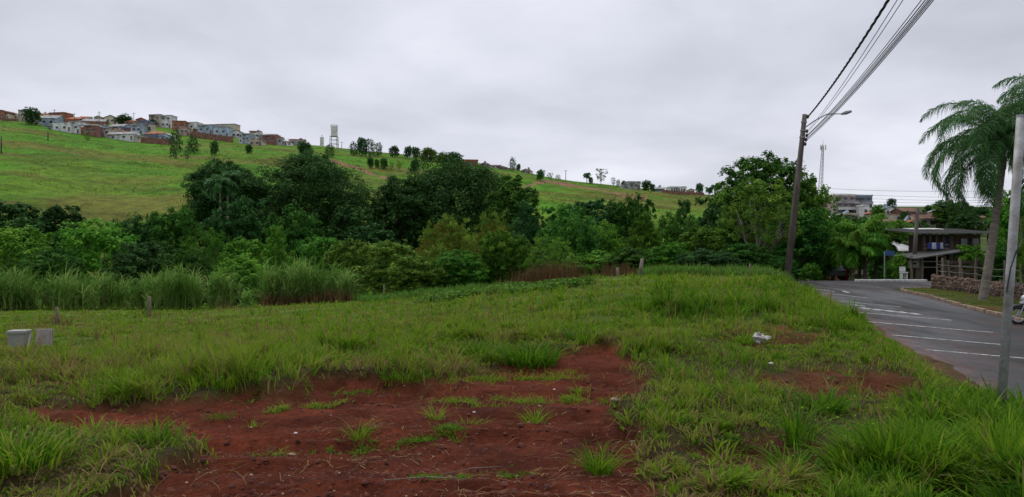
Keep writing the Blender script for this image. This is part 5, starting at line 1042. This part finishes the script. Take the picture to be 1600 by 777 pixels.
# brick panel, lamp stick, parked car, bench
d = 72.; t = empty('brick_wall', (pt(1295, d), d, Z(442, d)), 'short bare orange brick wall behind the parked car', 'wall'); MB().box((0, 0, .9), (2.1, .18, 1.5)).build('brickwork', M['wall_brick'], t); MB().box((0, 0, 1.69), (2.2, .24, .08)).build('coping', conc, t)
simple_pole(1304, 442, 1306, 392, 65, .06, steel, 'thin pale pole rising beside the parked car', 'slim_pole', cat='pole')
def car(px, d, zb, rz):
    t = empty('parked_car', (pt(px, d), d, zb), 'dark grey parked car seen past the crest of the road', 'car', rz=rz); pa = pbr('car_paint', (.06, .065, .07), .3, .1, 1, spec=.6); L, w = 4.2, 1.65
    MB().prism([(-2.1, .35), (2.1, .35), (2.12, .75), (1.3, .92), (-1.9, .95), (-2.1, .8)], -w / 2, w / 2).build('body', pa, t, bevel=.05)
    cb = MB().prism([(-1.7, .94), (1.2, .92), (.55, 1.42), (-1.2, 1.44)], -w / 2 + .1, w / 2 - .1).build('cabin', pa, t, bevel=.05)
    for s in (-1, 1): MB().prism([(-1.45, .98), (.95, .97), (.48, 1.35), (-1.15, 1.37)], s * (w / 2 - .1) - .01, s * (w / 2 - .1) + .01).build('side_window', glass, t)
    MB().add([(-1.72, -.62, .98), (-1.72, .62, .98), (-1.25, .55, 1.38), (-1.25, -.55, 1.38)], [(0, 1, 2, 3)]).build('rear_window', glass, t)
    for x in (-1.3, 1.3):
        for s in (-1, 1): wl = MB().tube([(x, s * (w / 2 - .2), .31), (x, s * (w / 2 + .01), .31)], .31, 14).build('wheel', rub, t); MB().tube([(x, s * (w / 2 + .012), .31), (x, s * (w / 2 + .02), .31)], .18, 10).build('rim', steel, wl)
    for s in (-1, 1): MB().box((-2.11, s * .62, .78), (.04, .25, .14)).build('tail_light', M['wall_red'], t)
    for s in (-1, 1): MB().box((2.10, s * .6, .66), (.06, .3, .13)).build('headlight', fr_m, t)
car(1300, 66, gz(pt(1300, 66), 66) + .35, R(75))
d = 54.; t = empty('concrete_bench', (pt(1412, d), d, float(zr(50)) + .02), 'small white painted concrete bench beside the pale kerb', 'bench'); MB().box((0, 0, .44), (.46, .4, .08)).build('seat', wm, t); MB().box((0, .18, .68), (.4, .06, .34)).build('backrest', wm, t)
for s in (-1, 1): MB().box((s * .16, 0, .2), (.08, .34, .4)).build('leg', wm, t)
# ---------------------------------------------------------------- motorcycle at the frame edge
def motorcycle(px, yb):
    d = 27.; x = pt(px, d); t = empty('motorcycle', (x, d, Z(yb, d)), 'dark motorcycle with silver fairing parked at the road edge, its front wheel in view', 'motorcycle', rz=R(-14)); bk_ = pbr('bike_black', (.03, .03, .034), .35, spec=.5); sv = pbr('bike_silver', (.38, .39, .41), .35, metal=.5); tube_ = rub
    for x0 in (0, 1.3):
        wl = MB(); k = 24; wl.tube([(x0 + .27 * math.cos(6.2832 * i / k), 0, .31 + .27 * math.sin(6.2832 * i / k)) for i in range(k + 1)], .055, 8, False); w_ = wl.build('wheel', tube_, t, smooth=True)
        rm = MB(); rm.tube([(x0 + .215 * math.cos(6.2832 * i / k), 0, .31 + .215 * math.sin(6.2832 * i / k)) for i in range(k + 1)], .02, 6, False)
        for i in range(6): q = i * 1.047; rm.tube([(x0, 0, .31), (x0 + .21 * math.cos(q), 0, .31 + .21 * math.sin(q))], .014, 5)
        rm.tube([(x0, -.07, .31), (x0, .07, .31)], .05, 8); rm.build('rim', sv, w_)
    for s in (-1, 1): MB().tube([(0, s * .09, .31), (.26, s * .09, .92)], .022, 8).build('fork', sv, t)
    f = MB(); k = 9; f.tube([(.33 * math.cos(a_), 0, .33 + .33 * math.sin(a_)) for a_ in [R(40 + 13 * i) for i in range(k)]], .06, 6); f.build('front_fender', bk_, t, smooth=True)
    MB().ball((.20, 0, .88), (.13, .14, .16), 12, 8).build('headlight', sv, t, smooth=True)
    MB().prism([(.05, .72), (.42, .60), (.62, .95), (.42, 1.12), (.22, 1.08)], -.13, .13).build('fairing', sv, t, bevel=.04)
    MB().ball((.62, 0, .88), (.30, .15, .14), 14, 8).build('fuel_tank', bk_, t, smooth=True); MB().ball((1.08, 0, .84), (.38, .15, .075), 14, 6).build('seat', rub, t, smooth=True)
    MB().tube([(.30, -.36, 1.08), (.27, -.16, 1.04), (.27, .16, 1.04), (.30, .36, 1.08)], .014, 6).build('handlebar', sv, t)
    for s in (-1, 1): m1 = MB().tube([(.30, s * .26, 1.06), (.25, s * .34, 1.24)], .008, 5).build('mirror', bk_, t); MB().ball((.25, s * .35, 1.26), (.02, .065, .05), 8, 6).build('mirror_glass', glass, m1)
    MB().box((.65, 0, .45), (.38, .24, .34)).build('engine', sv, t, bevel=.04); MB().tube([(.5, -.14, .32), (.9, -.16, .24), (1.5, -.17, .38)], [.025, .035, .05], 8).build('exhaust', sv, t)
    MB().tube([(.27, 0, 1.0), (.45, 0, .5), (.85, 0, .4), (1.3, 0, .31)], .025, 6).build('frame', bk_, t); MB().box((1.48, 0, .84), (.1, .16, .08)).build('tail_light', M['wall_red'], t)
motorcycle(1591, 507)
# ---------------------------------------------------------------- cane, weeds, stakes
def cane(x, y, z, hgt, g, nst=1):
    """canes with long arching leaves; returns blade parts"""
    n = len(x); parts = []; tone = fbm(x, y, .7, 15) * 1.2 - .6
    parts.append(blades(np.stack([x, y, z], 1), hgt * .5, np.full(n, .04), g.uniform(0, .2, n), g.uniform(0, 6.28, n), np.where(g.random(n) < .35, .95, .6), 3))
    for k in range(9):
        hb = hgt * g.uniform(.05, .62, n); l = hgt * g.uniform(.25, .52, n); az = g.normal(-.1, 1.7, n)
        parts.append(blades(np.stack([x + g.normal(0, .04, n), y, z + hb], 1), l, g.uniform(.035, .075, n), g.uniform(.25, 1.6, n), az, np.clip(g.normal(.5, .2, n) + tone + (hb < hgt * .2) * .25, 0, 1), 5, 1.3))
    return parts
g = np.random.default_rng(5)
def cane_patch(px0, px1, d0, d1, n, h0, h1, seed):
    g = np.random.default_rng(seed); d = g.uniform(d0, d1, n); px = g.uniform(px0, px1, n); x = (px - CX) / F * d; c = fbm(x, d, 1.0, seed + 40, 2); k = c + g.normal(0, .04, n) > .40; x, d, c = x[k], d[k], c[k]; h = g.uniform(h0, h1, len(x)) * (.35 + 1.15 * c) * g.uniform(.75, 1.1, len(x)); return cane(x, d, height(x, d) - .05, h, g)
parts = cane_patch(-150, 312, 49.5, 54, 1700, 2.3, 3.1, 1); V, Q, A = join(parts)
lab(link('sugar_cane', qmesh('sugar_cane', V, Q, A), M['cane_leaves']), 'long row of sugar cane at the foot of the trees', 'sugar cane', kind='stuff')
V, Q, A = join(cane_patch(408, 552, 50, 53, 700, 2.5, 3.3, 2)); lab(link('cane_stand', qmesh('cane_stand', V, Q, A), M['cane_leaves']), 'taller separate stand of sugar cane with dry brown stems', 'sugar cane', kind='stuff')
for (px, d, n, r, h, l) in [(345, 50, 70, .9, 2.9, 'lone bushy cane clump standing between the two cane stands'), (386, 47, 16, .4, 1.5, 'small low cane tuft at the start of the taller cane stand'), (300, 51, 30, .6, 2.2, 'loose cane clump trailing off the end of the long cane row')]:
    q = g.normal(0, 1, (n, 2)) * r * .5; x = pt(px, d) + q[:, 0]; y = d + q[:, 1]; V, Q, A = join(cane(x, y, height(x, y) - .05, g.uniform(.8, 1.1, n) * h, g)); x0, y0 = pt(px, d), d; z0 = gz(x0, y0); V = V - np.array([x0, y0, z0])
    o = link('cane_clump', qmesh('cane_clump', V, Q, A), M['cane_leaves']); o.location = (x0, y0, z0); lab(o, l, 'sugar cane', 'loose cane clumps')
# dry brown undergrowth at cane feet and red brown weeds by the tree edge
def weeds(name, px0, px1, d0, d1, n, h, mat, label, cat, seed, lo=.0, hi=1., w=.03, lean=.5, kind='stuff', clus=0):
    g = np.random.default_rng(seed); d = g.uniform(d0, d1, n); px = np.clip((px0 + px1) / 2 + g.normal(0, .30, n) * (px1 - px0), px0 - 30, px1 + 30) if mat == 'dry_leaves' and name == 'dry_weeds' else g.uniform(px0, px1, n); x = (px - CX) / F * d
    if clus: k = fbm(x, d, clus, seed) > .5; x, d = x[k], d[k]; n = len(x)
    V, Q, A = blades(np.stack([x, d, height(x, d) - .03], 1), g.uniform(.3, 1.1, n) * h * (.45 + 1.0 * fbm(x, d, .9, seed + 5)), g.uniform(.6, 1.4, n) * w, g.uniform(.05, lean, n), g.uniform(0, 6.28, n), g.uniform(lo, hi, n), 4); return lab(link(name, qmesh(name, V, Q, A), M[mat]), label, cat, kind=kind)
weeds('dry_cane_litter', 408, 550, 49.6, 51, 1600, 1.1, 'dry_leaves', 'dry brown cane leaves around the feet of the taller cane stand', 'dry leaves', 21, lean=1.)
weeds('dry_weeds', 808, 900, 43, 47, 1500, 1.25, 'dry_leaves', 'reddish brown dry weeds before the olive domed tree', 'weeds', 22, 0, .4, .035, .3)
weeds('dry_weeds', 940, 1000, 43.5, 46, 500, 1.0, 'dry_leaves', 'thin brown weeds around the foot of the shorter fence stake', 'weeds', 23, 0, .5, .03, .3)
weeds('tall_weeds', 560, 1010, 47, 50, 6000, .7, 'cane_leaves', 'green weeds along the shaded foot of the tree belt', 'weeds', 24, 0, .6, .05, .9)
weeds('tall_weeds', 1000, 1235, 41, 45, 6000, .75, 'cane_leaves', 'tall green weeds on the crest in front of the roadside trees', 'weeds', 25, 0, .7, .045, .8)
weeds('seed_stalks', 0, 1300, 14, 42, 900, .75, 'dry_leaves', 'scattered dry seed stalks sticking up from the grass', 'grass stalks', 26, .3, 1, .014, .35)
# creeping vine leaves
g = np.random.default_rng(31); n = 2600; px = g.uniform(620, 930, n); d = g.uniform(31, 44, n); k = (fbm(pt(px, d), d, 1.6, 34) > .47) & inpoly(px, topx(pt(px, d), d)[1], [(640, 474), (760, 452), (900, 440), (930, 446), (860, 462), (700, 478)]); px, d = px[k], d[k]; x = pt(px, d); n = len(x)
V, Q, A = leafcloud(np.stack([x, d, height(x, d) + .08], 1), np.tile([0, 0, 1.], (n, 1)), 11, .30, .15, 32, .8, 1.0); lab(link('creeping_vines', qmesh('vines', V, Q, A), M['mid_leaves']), 'broad leaved creeping vines sprawling over the crest of the slope', 'vines', kind='stuff')
def stake(px, yb, yt, d, r, label, mat=None, dx=0, wires=None):
    x = pt(px, d); z = gz(x, d); h = Z(yt, d) - z; o = MB().tube([(0, 0, -.15), (dx * .4, 0, h * .5), (dx, 0, h)], [r * 1.1, r, r * .85], 7).build('fence_stake', mat or wood, smooth=True); o.location = (x, d, z); return lab(o, label, 'fence stake')
stake(1000, 428, 404, 40, .10, 'tall pale fence stake leaning on the crest before the trees', palebark, .13); stake(965, 432, 418, 41, .085, 'shorter grey fence stake left of the tall pale one')
stake(233, 503, 463, 40, .09, 'grey fence stake standing alone on the slope before the cane'); stake(89, 508, 480, 33, .07, 'short weathered stake among dry stems near the concrete boxes')
stake(1217, 492, 472, 30, .035, 'thin wooden stick in the embankment grass'); stake(1172, 430, 412, 43, .06, 'short post on the crest by the forked trunk'); stake(1265, 485, 468, 29, .035, 'thin stick near the road edge in the embankment grass')
stake(600, 478, 445, 49, .04, 'thin pale sapling stem under the broad yellow green tree', palebark)
# dry stems round the short stake
for (px, d, n, h, l) in [(88, 33, 60, .75, 'tangle of dry brown stems round the short weathered stake'), (236, 39.5, 50, .5, 'heap of dry brush at the foot of the lone grey stake'), (345, 49, 60, .8, 'dry stems at the foot of the lone cane clump')]:
    g = np.random.default_rng(px); x = g.normal(0, .55, n); y = g.normal(0, .4, n); x0 = pt(px, d); V, Q, A = blades(np.stack([x, y, height(x + x0, y + d) - gz(x0, d)], 1), g.uniform(.3, 1, n) * h, g.uniform(.02, .035, n), g.uniform(.2, 1.2, n), g.uniform(0, 6.28, n), g.uniform(0, .6, n), 4)
    o = link('dry_brush', qmesh('dry_brush', V, Q, A), M['dry_leaves']); o.location = (x0, d, gz(x0, d)); lab(o, l, 'dry brush', kind='stuff')
# concrete boxes
cb = pbr('pale_concrete', (.25, .26, .25), .9, .35, 4, .3, col2=(.24, .24, .23))
d = 20.; x = pt(30, d); t = empty('concrete_box', (x, d, gz(x, d)), 'pale tapered concrete box with a projecting rim in the grass near the frame edge', 'concrete box', rz=.15); hh = Z(516, d) - gz(x, d)
MB().add([(-.17, -.15, -.1), (.17, -.15, -.1), (.17, .15, -.1), (-.17, .15, -.1), (-.20, -.18, hh - .08), (.20, -.18, hh - .08), (.20, .18, hh - .08), (-.20, .18, hh - .08)], [(0, 3, 2, 1), (0, 1, 5, 4), (1, 2, 6, 5), (2, 3, 7, 6), (3, 0, 4, 7), (4, 5, 6, 7)]).build('body', cb, t); MB().box((0, 0, hh - .04), (.46, .42, .078)).build('rim', cb, t, bevel=.01)
MB().add([(.24, -.17, 0), (.28, -.17, 0), (.34, -.1, hh - .1), (.30, -.1, hh - .1), (.24, -.12, 0), (.28, -.12, 0), (.34, -.05, hh - .1), (.30, -.05, hh - .1)], [(0, 1, 2, 3), (4, 7, 6, 5), (0, 3, 7, 4), (1, 5, 6, 2), (3, 2, 6, 7)]).build('side_slab', conc, t)
x = pt(69, d); t = MB().box((0, 0, .18), (.41, .10, hh + .1)).build('concrete_slab', pbr('stained_concrete', (.28, .26, .235), .95, .35, 5, .3, col2=(.22, .19, .17)), bevel=.015); t.location = (x, d, gz(x, d)); t.rotation_euler = (R(-6), 0, .1); lab(t, 'upright square concrete slab standing in the grass beside the tapered box', 'concrete slab')
# ---------------------------------------------------------------- litter, stones, tufts
g = np.random.default_rng(77)
def crumple():
    x, y, z = hit(1187, 543, 6); n = 15; m = 9; vs = []; fs = []
    for i in range(m + 1):
        for j in range(n):
            th = math.pi * i / m; ph = 6.283 * j / n; k = 1 + g.uniform(-.38, .38); vs.append(((.115 + .03 * math.cos(ph)) * k * math.sin(th) * math.cos(ph), .075 * k * math.sin(th) * math.sin(ph), .065 * k * math.cos(th) * (1.3 if math.cos(ph) < 0 else .8) + .10))
    for i in range(m):
        for j in range(n): fs.append((i * n + j, (i + 1) * n + j, (i + 1) * n + (j + 1) % n, i * n + (j + 1) % n))
    o = MB().add(vs, fs).build('plastic_bag', pbr('bag_white', (.48, .46, .44), .5, .3, 9, .3, col2=(.26, .22, .19))); o.location = (x, y, gz(x, y) + .09); lab(o, 'crumpled white plastic bag lying in the grass', 'plastic bag')
crumple()
stone_m = pbr('stone', (.34, .24, .18), .9, .3, 6, .3); wstone = pbr('white_stone', (.62, .60, .57), .85, .2, 6)
for (px, py, r, m_, l) in [(455, 680, .040, stone_m, 'largest orange brown stone on the bare red earth'), (1203, 640, .03, stone_m, 'small brown stone at the road side of the bare patch'), (960, 644, .035, stone_m, 'flat pinkish stone at the edge of the bare earth'), (300, 665, .013, wstone, 'bright white pebble lying alone near the weedy patch'), (866, 597, .014, wstone, 'white pebble below the steep red bank'), (741, 633, .014, wstone, 'pale pebble between the two yellow grass tufts'), (462, 660, .016, wstone, 'pale flat pebble above the largest stone'), (808, 722, .013, wstone, 'pale pebble in the low creeping weeds near the camera'), (1205, 571, .03, wstone, 'white stones near the worn reddish patch')]:
    x, y, z = hit(px, py, 3); o = MB().ball((0, 0, .3 * r), (r * 1.2, r, r * .65), 10, 7, .10).build('stone', m_, smooth=True); o.location = (x, y, z); lab(o, l, 'stone')
# gravel, clods and straw on the bare earth
def scatter_dirt(n, pw=1):
    r = g.random(n); d = 1 / (1 / 3.4 + (1 / 14 - 1 / 3.4) * r); x = g.uniform(-.75, .8, n) * d; k = (dirt_mask(x, d) > .3) & (x - xe(d) < -.3); return x[k], d[k]
def rocks(name, n, s0, s1, mat, label, cat):
    x, y = scatter_dirt(n); n = len(x); s = s0 * (s1 / s0) ** (g.random(n) ** 2.5); V = []; Q = []; b = np.array([(-1, -1, -.3), (1, -1, -.3), (1, 1, -.3), (-1, 1, -.3), (-.6, -.6, .8), (.7, -.5, .7), (.5, .7, .9), (-.6, .6, .6)]) * .5; q = np.array([(0, 1, 5, 4), (1, 2, 6, 5), (2, 3, 7, 6), (3, 0, 4, 7), (4, 5, 6, 7)])
    rot = g.uniform(0, 6.28, n); c, sn = np.cos(rot), np.sin(rot); B = b[None] * (1 + g.uniform(-.3, .3, (n, 8, 3))) * s[:, None, None]; X = B[..., 0] * c[:, None] - B[..., 1] * sn[:, None]; Yv = B[..., 0] * sn[:, None] + B[..., 1] * c[:, None]; z = height(x, y)
    P = np.stack([X + x[:, None], Yv + y[:, None], B[..., 2] * .8 + z[:, None]], -1).reshape(-1, 3); Qa = (np.arange(n)[:, None, None] * 8 + q[None]).reshape(-1, 4); return lab(link(name, qmesh(name, P, Qa, smooth=False), mat), label, cat, kind='stuff')
clod = pbr('clod', (.095, .026, .017), .95, .3, 8, .4); rocks('soil_clods', 22000, .008, .05, clod, 'crumbs and clods of dark red earth', 'soil'); rocks('gravel', 2200, .005, .024, stone_m, 'small pale pebbles strewn over the red earth', 'gravel')
x, y = scatter_dirt(9000); n = len(x); k = fbm(x, y, .9, 55) > .46; x, y = x[k], y[k]; n = len(x)
az = g.normal(.1, .9, n) + (g.random(n) < .5) * np.pi; L_ = g.uniform(.03, .22, n) * (g.random(n) ** .5); dr = np.stack([np.cos(az), np.sin(az) * .8, g.uniform(-.02, .12, n)], 1); z = height(x, y) + .006; P = np.stack([x, y, z], 1)[:, None, :] + dr[:, None, :] * (L_[:, None] * np.array([0, .5, 1.])[None])[..., None]; P[:, 1, 2] += .006; P[:, 2, 2] = height(P[:, 2, 0], P[:, 2, 1]) + .008
side = np.stack([-np.sin(az), np.cos(az), np.zeros(n)], 1) * .0022; V, Q = strips(P, np.repeat(side[:, None, :], 3, 1) * g.uniform(.5, 1.6, (n, 1, 1))); lab(link('dry_straw', qmesh('straw', V, Q, np.repeat(g.uniform(.2, 1, n), 6)), M['dry_leaves']), 'dry straw and grass roots scattered over the bare earth', 'straw', kind='stuff')
# low creeping weeds crossing the bare earth
def creeping(line, n, wdt, h, label, lo, hi, seed):
    g = np.random.default_rng(seed); t = g.random(n) * (len(line) - 1); i = np.minimum(t.astype(int), len(line) - 2); f = t - i; L = np.array([hit(a, b, 3)[:2] for a, b in line]); p = L[i] * (1 - f[:, None]) + L[i + 1] * f[:, None] + g.normal(0, wdt, (n, 2)) * (.3 + 3.2 * fbm(t * 3, t * 0, .6, seed) ** 1.5)[:, None] + (np.stack([fbm(t, t * 0, .4, seed + 1), fbm(t, t * 0, .4, seed + 2)], 1) - .5) * .35; x, y = p[:, 0], p[:, 1]
    k = fbm(x, y, .16, seed + 3) > .50; x, y = x[k], y[k]; n = len(x)
    V, Q, A = blades(np.stack([x, y, height(x, y) - .005], 1), g.uniform(.4, 1.2, n) * h, g.uniform(.005, .009, n), g.uniform(.5, 1.4, n), g.uniform(0, 6.28, n), g.uniform(lo, hi, n), 4); lab(link('creeping_weeds', qmesh('creep', V, Q, A), M['grass']), label, 'weeds', kind='stuff')
creeping([(320, 705), (380, 692), (430, 680)], 700, .05, .06, 'low weeds trailing off the weedy corner patch', .3, .9, 1)
creeping([(500, 676), (580, 682), (650, 676), (700, 668), (730, 655)], 1500, .06, .06, 'low green creeper line crossing the middle of the bare earth', .1, .6, 2)
creeping([(650, 728), (710, 732), (770, 724), (830, 714)], 1300, .05, .045, 'low green creeper patch on the bare earth nearest the camera', .1, .6, 3)
creeping([(690, 610), (760, 620), (830, 612), (890, 606)], 1500, .08, .10, 'straggling yellow green grass line under the bank', .4, .85, 4)
creeping([(430, 630), (470, 626), (530, 616)], 600, .04, .08, 'short yellow green runner on the upper bare earth', .5, .9, 5)
creeping([(360, 612), (420, 606), (500, 600), (590, 590)], 1600, .09, .05, 'mossy low grass margin at the top of the bare earth', .1, .5, 6)
creeping([(600, 590), (680, 582), (760, 580), (830, 578), (900, 572)], 2400, .12, .12, 'lighter grass fringe below the bank', .4, .8, 7)
creeping([(1000, 690), (1050, 690), (1120, 690), (1200, 685)], 2500, .14, .05, 'fine low green mat beside the bare earth', .05, .45, 8)
# broad leaved weeds and seed heads among the grass
n = 1500; d = 1 / (1 / 5.5 + (1 / 26. - 1 / 4.) * g.random(n)); x = g.uniform(-.8, .62, n) * d; dm_ = dirt_mask(x, d); k = (dm_ < .5) & (x < xe(d) - .4) & (fbm(x, d, 1.4, 140) > .5); x, d = x[k], d[k]; n = len(x)
V, Q, A = leafcloud(np.stack([x, d, height(x, d) + .07], 1), np.tile([0, 0, 1.], (n, 1)), 13, g.uniform(.05, .15, n), .028, 141, .5, .8); lab(link('broadleaf_weeds', qmesh('weeds', V, Q, A), M['mid_leaves']), 'small broad leaved weeds mixed into the grass', 'weeds', kind='stuff')
n = 2600; d = 1 / (1 / 4. + (1 / 30. - 1 / 4.) * g.random(n)); x = g.uniform(-.8, .62, n) * d; k = (dirt_mask(x, d) < .35) & (x < xe(d) - .4) & (fbm(x, d, 1.1, 145) > .5); x, d = x[k], d[k]; n = len(x)
V, Q, A = blades(np.stack([x, d, height(x, d)], 1), g.uniform(.15, .5, n), np.maximum(.003, d * .0007), g.uniform(.1, .7, n), g.uniform(0, 6.28, n), g.uniform(.3, 1, n), 4); lab(link('dry_stalks', qmesh('stalks', V, Q, A), M['dry_leaves']), 'thin dry stalks and dead blades in the grass', 'dry grass', kind='stuff')
n = 9000; d = 1 / (1 / 3.6 + (1 / 16. - 1 / 3.6) * g.random(n)); x = g.uniform(-.8, .7, n) * d; px_, py_ = topx(x, d); k = (x < xe(d) - .3) & (g.random(n) < np.clip(.9 * np.exp(-((px_ - 150) / 200.) ** 2 - ((py_ - 735) / 60.) ** 2) + .5 * (px_ > 980) * (fbm(x, d, .9, 150) > .52), 0, 1)); x, d = x[k], d[k]; n = len(x)
V, Q, A = blades(np.stack([x, d, height(x, d) + .01], 1), g.uniform(.05, .16, n), g.uniform(.004, .008, n), g.uniform(1.1, 2.2, n), g.uniform(0, 6.28, n), g.uniform(.1, 1, n), 4); lab(link('dead_grass', qmesh('dead', V, Q, A), M['dry_leaves']), 'matted dead grass lying on the trampled ground', 'dry grass', kind='stuff')
# single tufts
G5 = 'grass tufts growing on the bare red earth'
def tuft(px, py, n, r, h, lo, hi, label, w=.009, name='grass_tuft', sp=1.0, cat='grass tuft', grp=G5):
    x, y, z = hit(px, py, 3); g = np.random.default_rng(int(px * 7 + py)); az = g.uniform(0, 6.28, n); rr = r * g.random(n) ** .7; bx, by = np.cos(az) * rr, np.sin(az) * rr; V, Q, A = blades(np.stack([bx, by, np.zeros(n) - .01], 1), g.uniform(.5, 1.1, n) * h, g.uniform(.6, 1.3, n) * w, g.uniform(.4, 1.3, n) * sp, az + g.normal(0, .5, n), np.clip(g.uniform(lo, hi, n), 0, 1), 5)
    o = link(name, qmesh(name, V, Q, A), M['grass']); o.location = (x, y, z); return lab(o, label, cat, grp)
for a in [(935, 722, 150, .10, .30, .1, .75, 'biggest green tuft on the bare earth, spreading like a fountain'), (680, 640, 70, .10, .20, .5, .95, 'yellowish tuft at the middle of the bare earth'), (835, 650, 70, .10, .24, .4, .85, 'upright tuft right of the yellowish one'), (740, 648, 60, .16, .12, .3, .8, 'flat spreading tuft between the yellowish and the upright one'),
 (562, 668, 60, .09, .26, .3, .9, 'thin tuft with long seed stalks above the creeper line'), (240, 695, 160, .16, .22, .05, .5, 'fresh green tuft in the weedy corner patch'), (118, 690, 70, .12, .15, .3, .7, 'small tuft at the near corner of the weedy patch'), (343, 643, 80, .16, .07, .05, .4, 'flat dark green mat alone on the upper bare earth'), (395, 652, 30, .08, .13, .5, .95, 'sparse yellow tuft beside the dark green mat'),
 (635, 588, 170, .28, .18, .15, .6, 'bright green tuft under the bank, left of the yellower fringe'), (905, 597, 60, .14, .10, .3, .8, 'small tuft near the foot of the steep bank'), (960, 614, 70, .18, .12, .3, .8, 'tuft where the grass begins at the side of the bare earth'), (445, 628, 24, .04, .16, .6, .95, 'tiny yellow sprout on the upper bare earth')]: tuft(*a)
G6 = 'tall grass tussocks'
for a in [(825, 560, 520, .42, .50, .0, .55, 'largest dark green tussock on the bank above the bare earth'), (750, 552, 260, .3, .42, .1, .6, 'smaller tussock left of the largest one'), (910, 530, 220, .3, .38, .1, .6, 'tussock at the head of the steep red bank'), (1245, 690, 60, .14, .62, .0, .5, 'thin tall grass clump rising before the worn patch'), (1290, 640, 150, .2, .3, .1, .5, 'mid sized tussock beyond the thin tall clump'), (1450, 640, 90, .2, .3, .1, .5, 'lush tussock near the foot of the metal post'), (1440, 745, 420, .35, .46, .0, .45, 'broad lush tussock in the near corner of the verge'), (1500, 725, 420, .35, .42, .0, .45, 'lush tussock in front of the metal post'), (1380, 772, 300, .3, .42, .0, .5, 'lush tussock nearest the camera at the bottom of the frame'), (30, 745, 300, .35, .28, .1, .9, 'mixed green and dry tussock at the bottom frame corner'), (1165, 530, 120, .25, .35, .2, .7, 'tussock left of the plastic bag'), (1240, 740, 120, .2, .28, .1, .6, 'low tussock at the bottom beside the worn soil')]: tuft(*a, w=.019, name='tussock', cat='grass tussock', grp=G6)
# fallen sticks
for (px, py, L2, az, l) in [(985, 676, .42, -.05, 'grey stick lying beside the biggest tuft'), (1010, 684, .25, .3, 'short grey stick just past the longer one'), (690, 722, .5, .45, 'thin bent twig on the near bare earth'), (600, 745, .6, .05, 'long pale twig lying nearest the camera')]:
    x, y, z = hit(px, py, 3); m_ = MB(); m_.tube([(0, 0, .012), (L2 * .5 * math.cos(az), L2 * .5 * math.sin(az), .03), (L2 * math.cos(az), L2 * math.sin(az), .012)], [.010 if L2 < .45 else .004, .009 if L2 < .45 else .0035, .003], 6); o = m_.build('twig', palebark, smooth=True); o.location = (x, y, z); lab(o, l, 'twig')
for o in bpy.data.objects:
    l = o.get('label')
    if l and not (4 <= len(l.split()) <= 16): print('LABEL', len(l.split()), l)
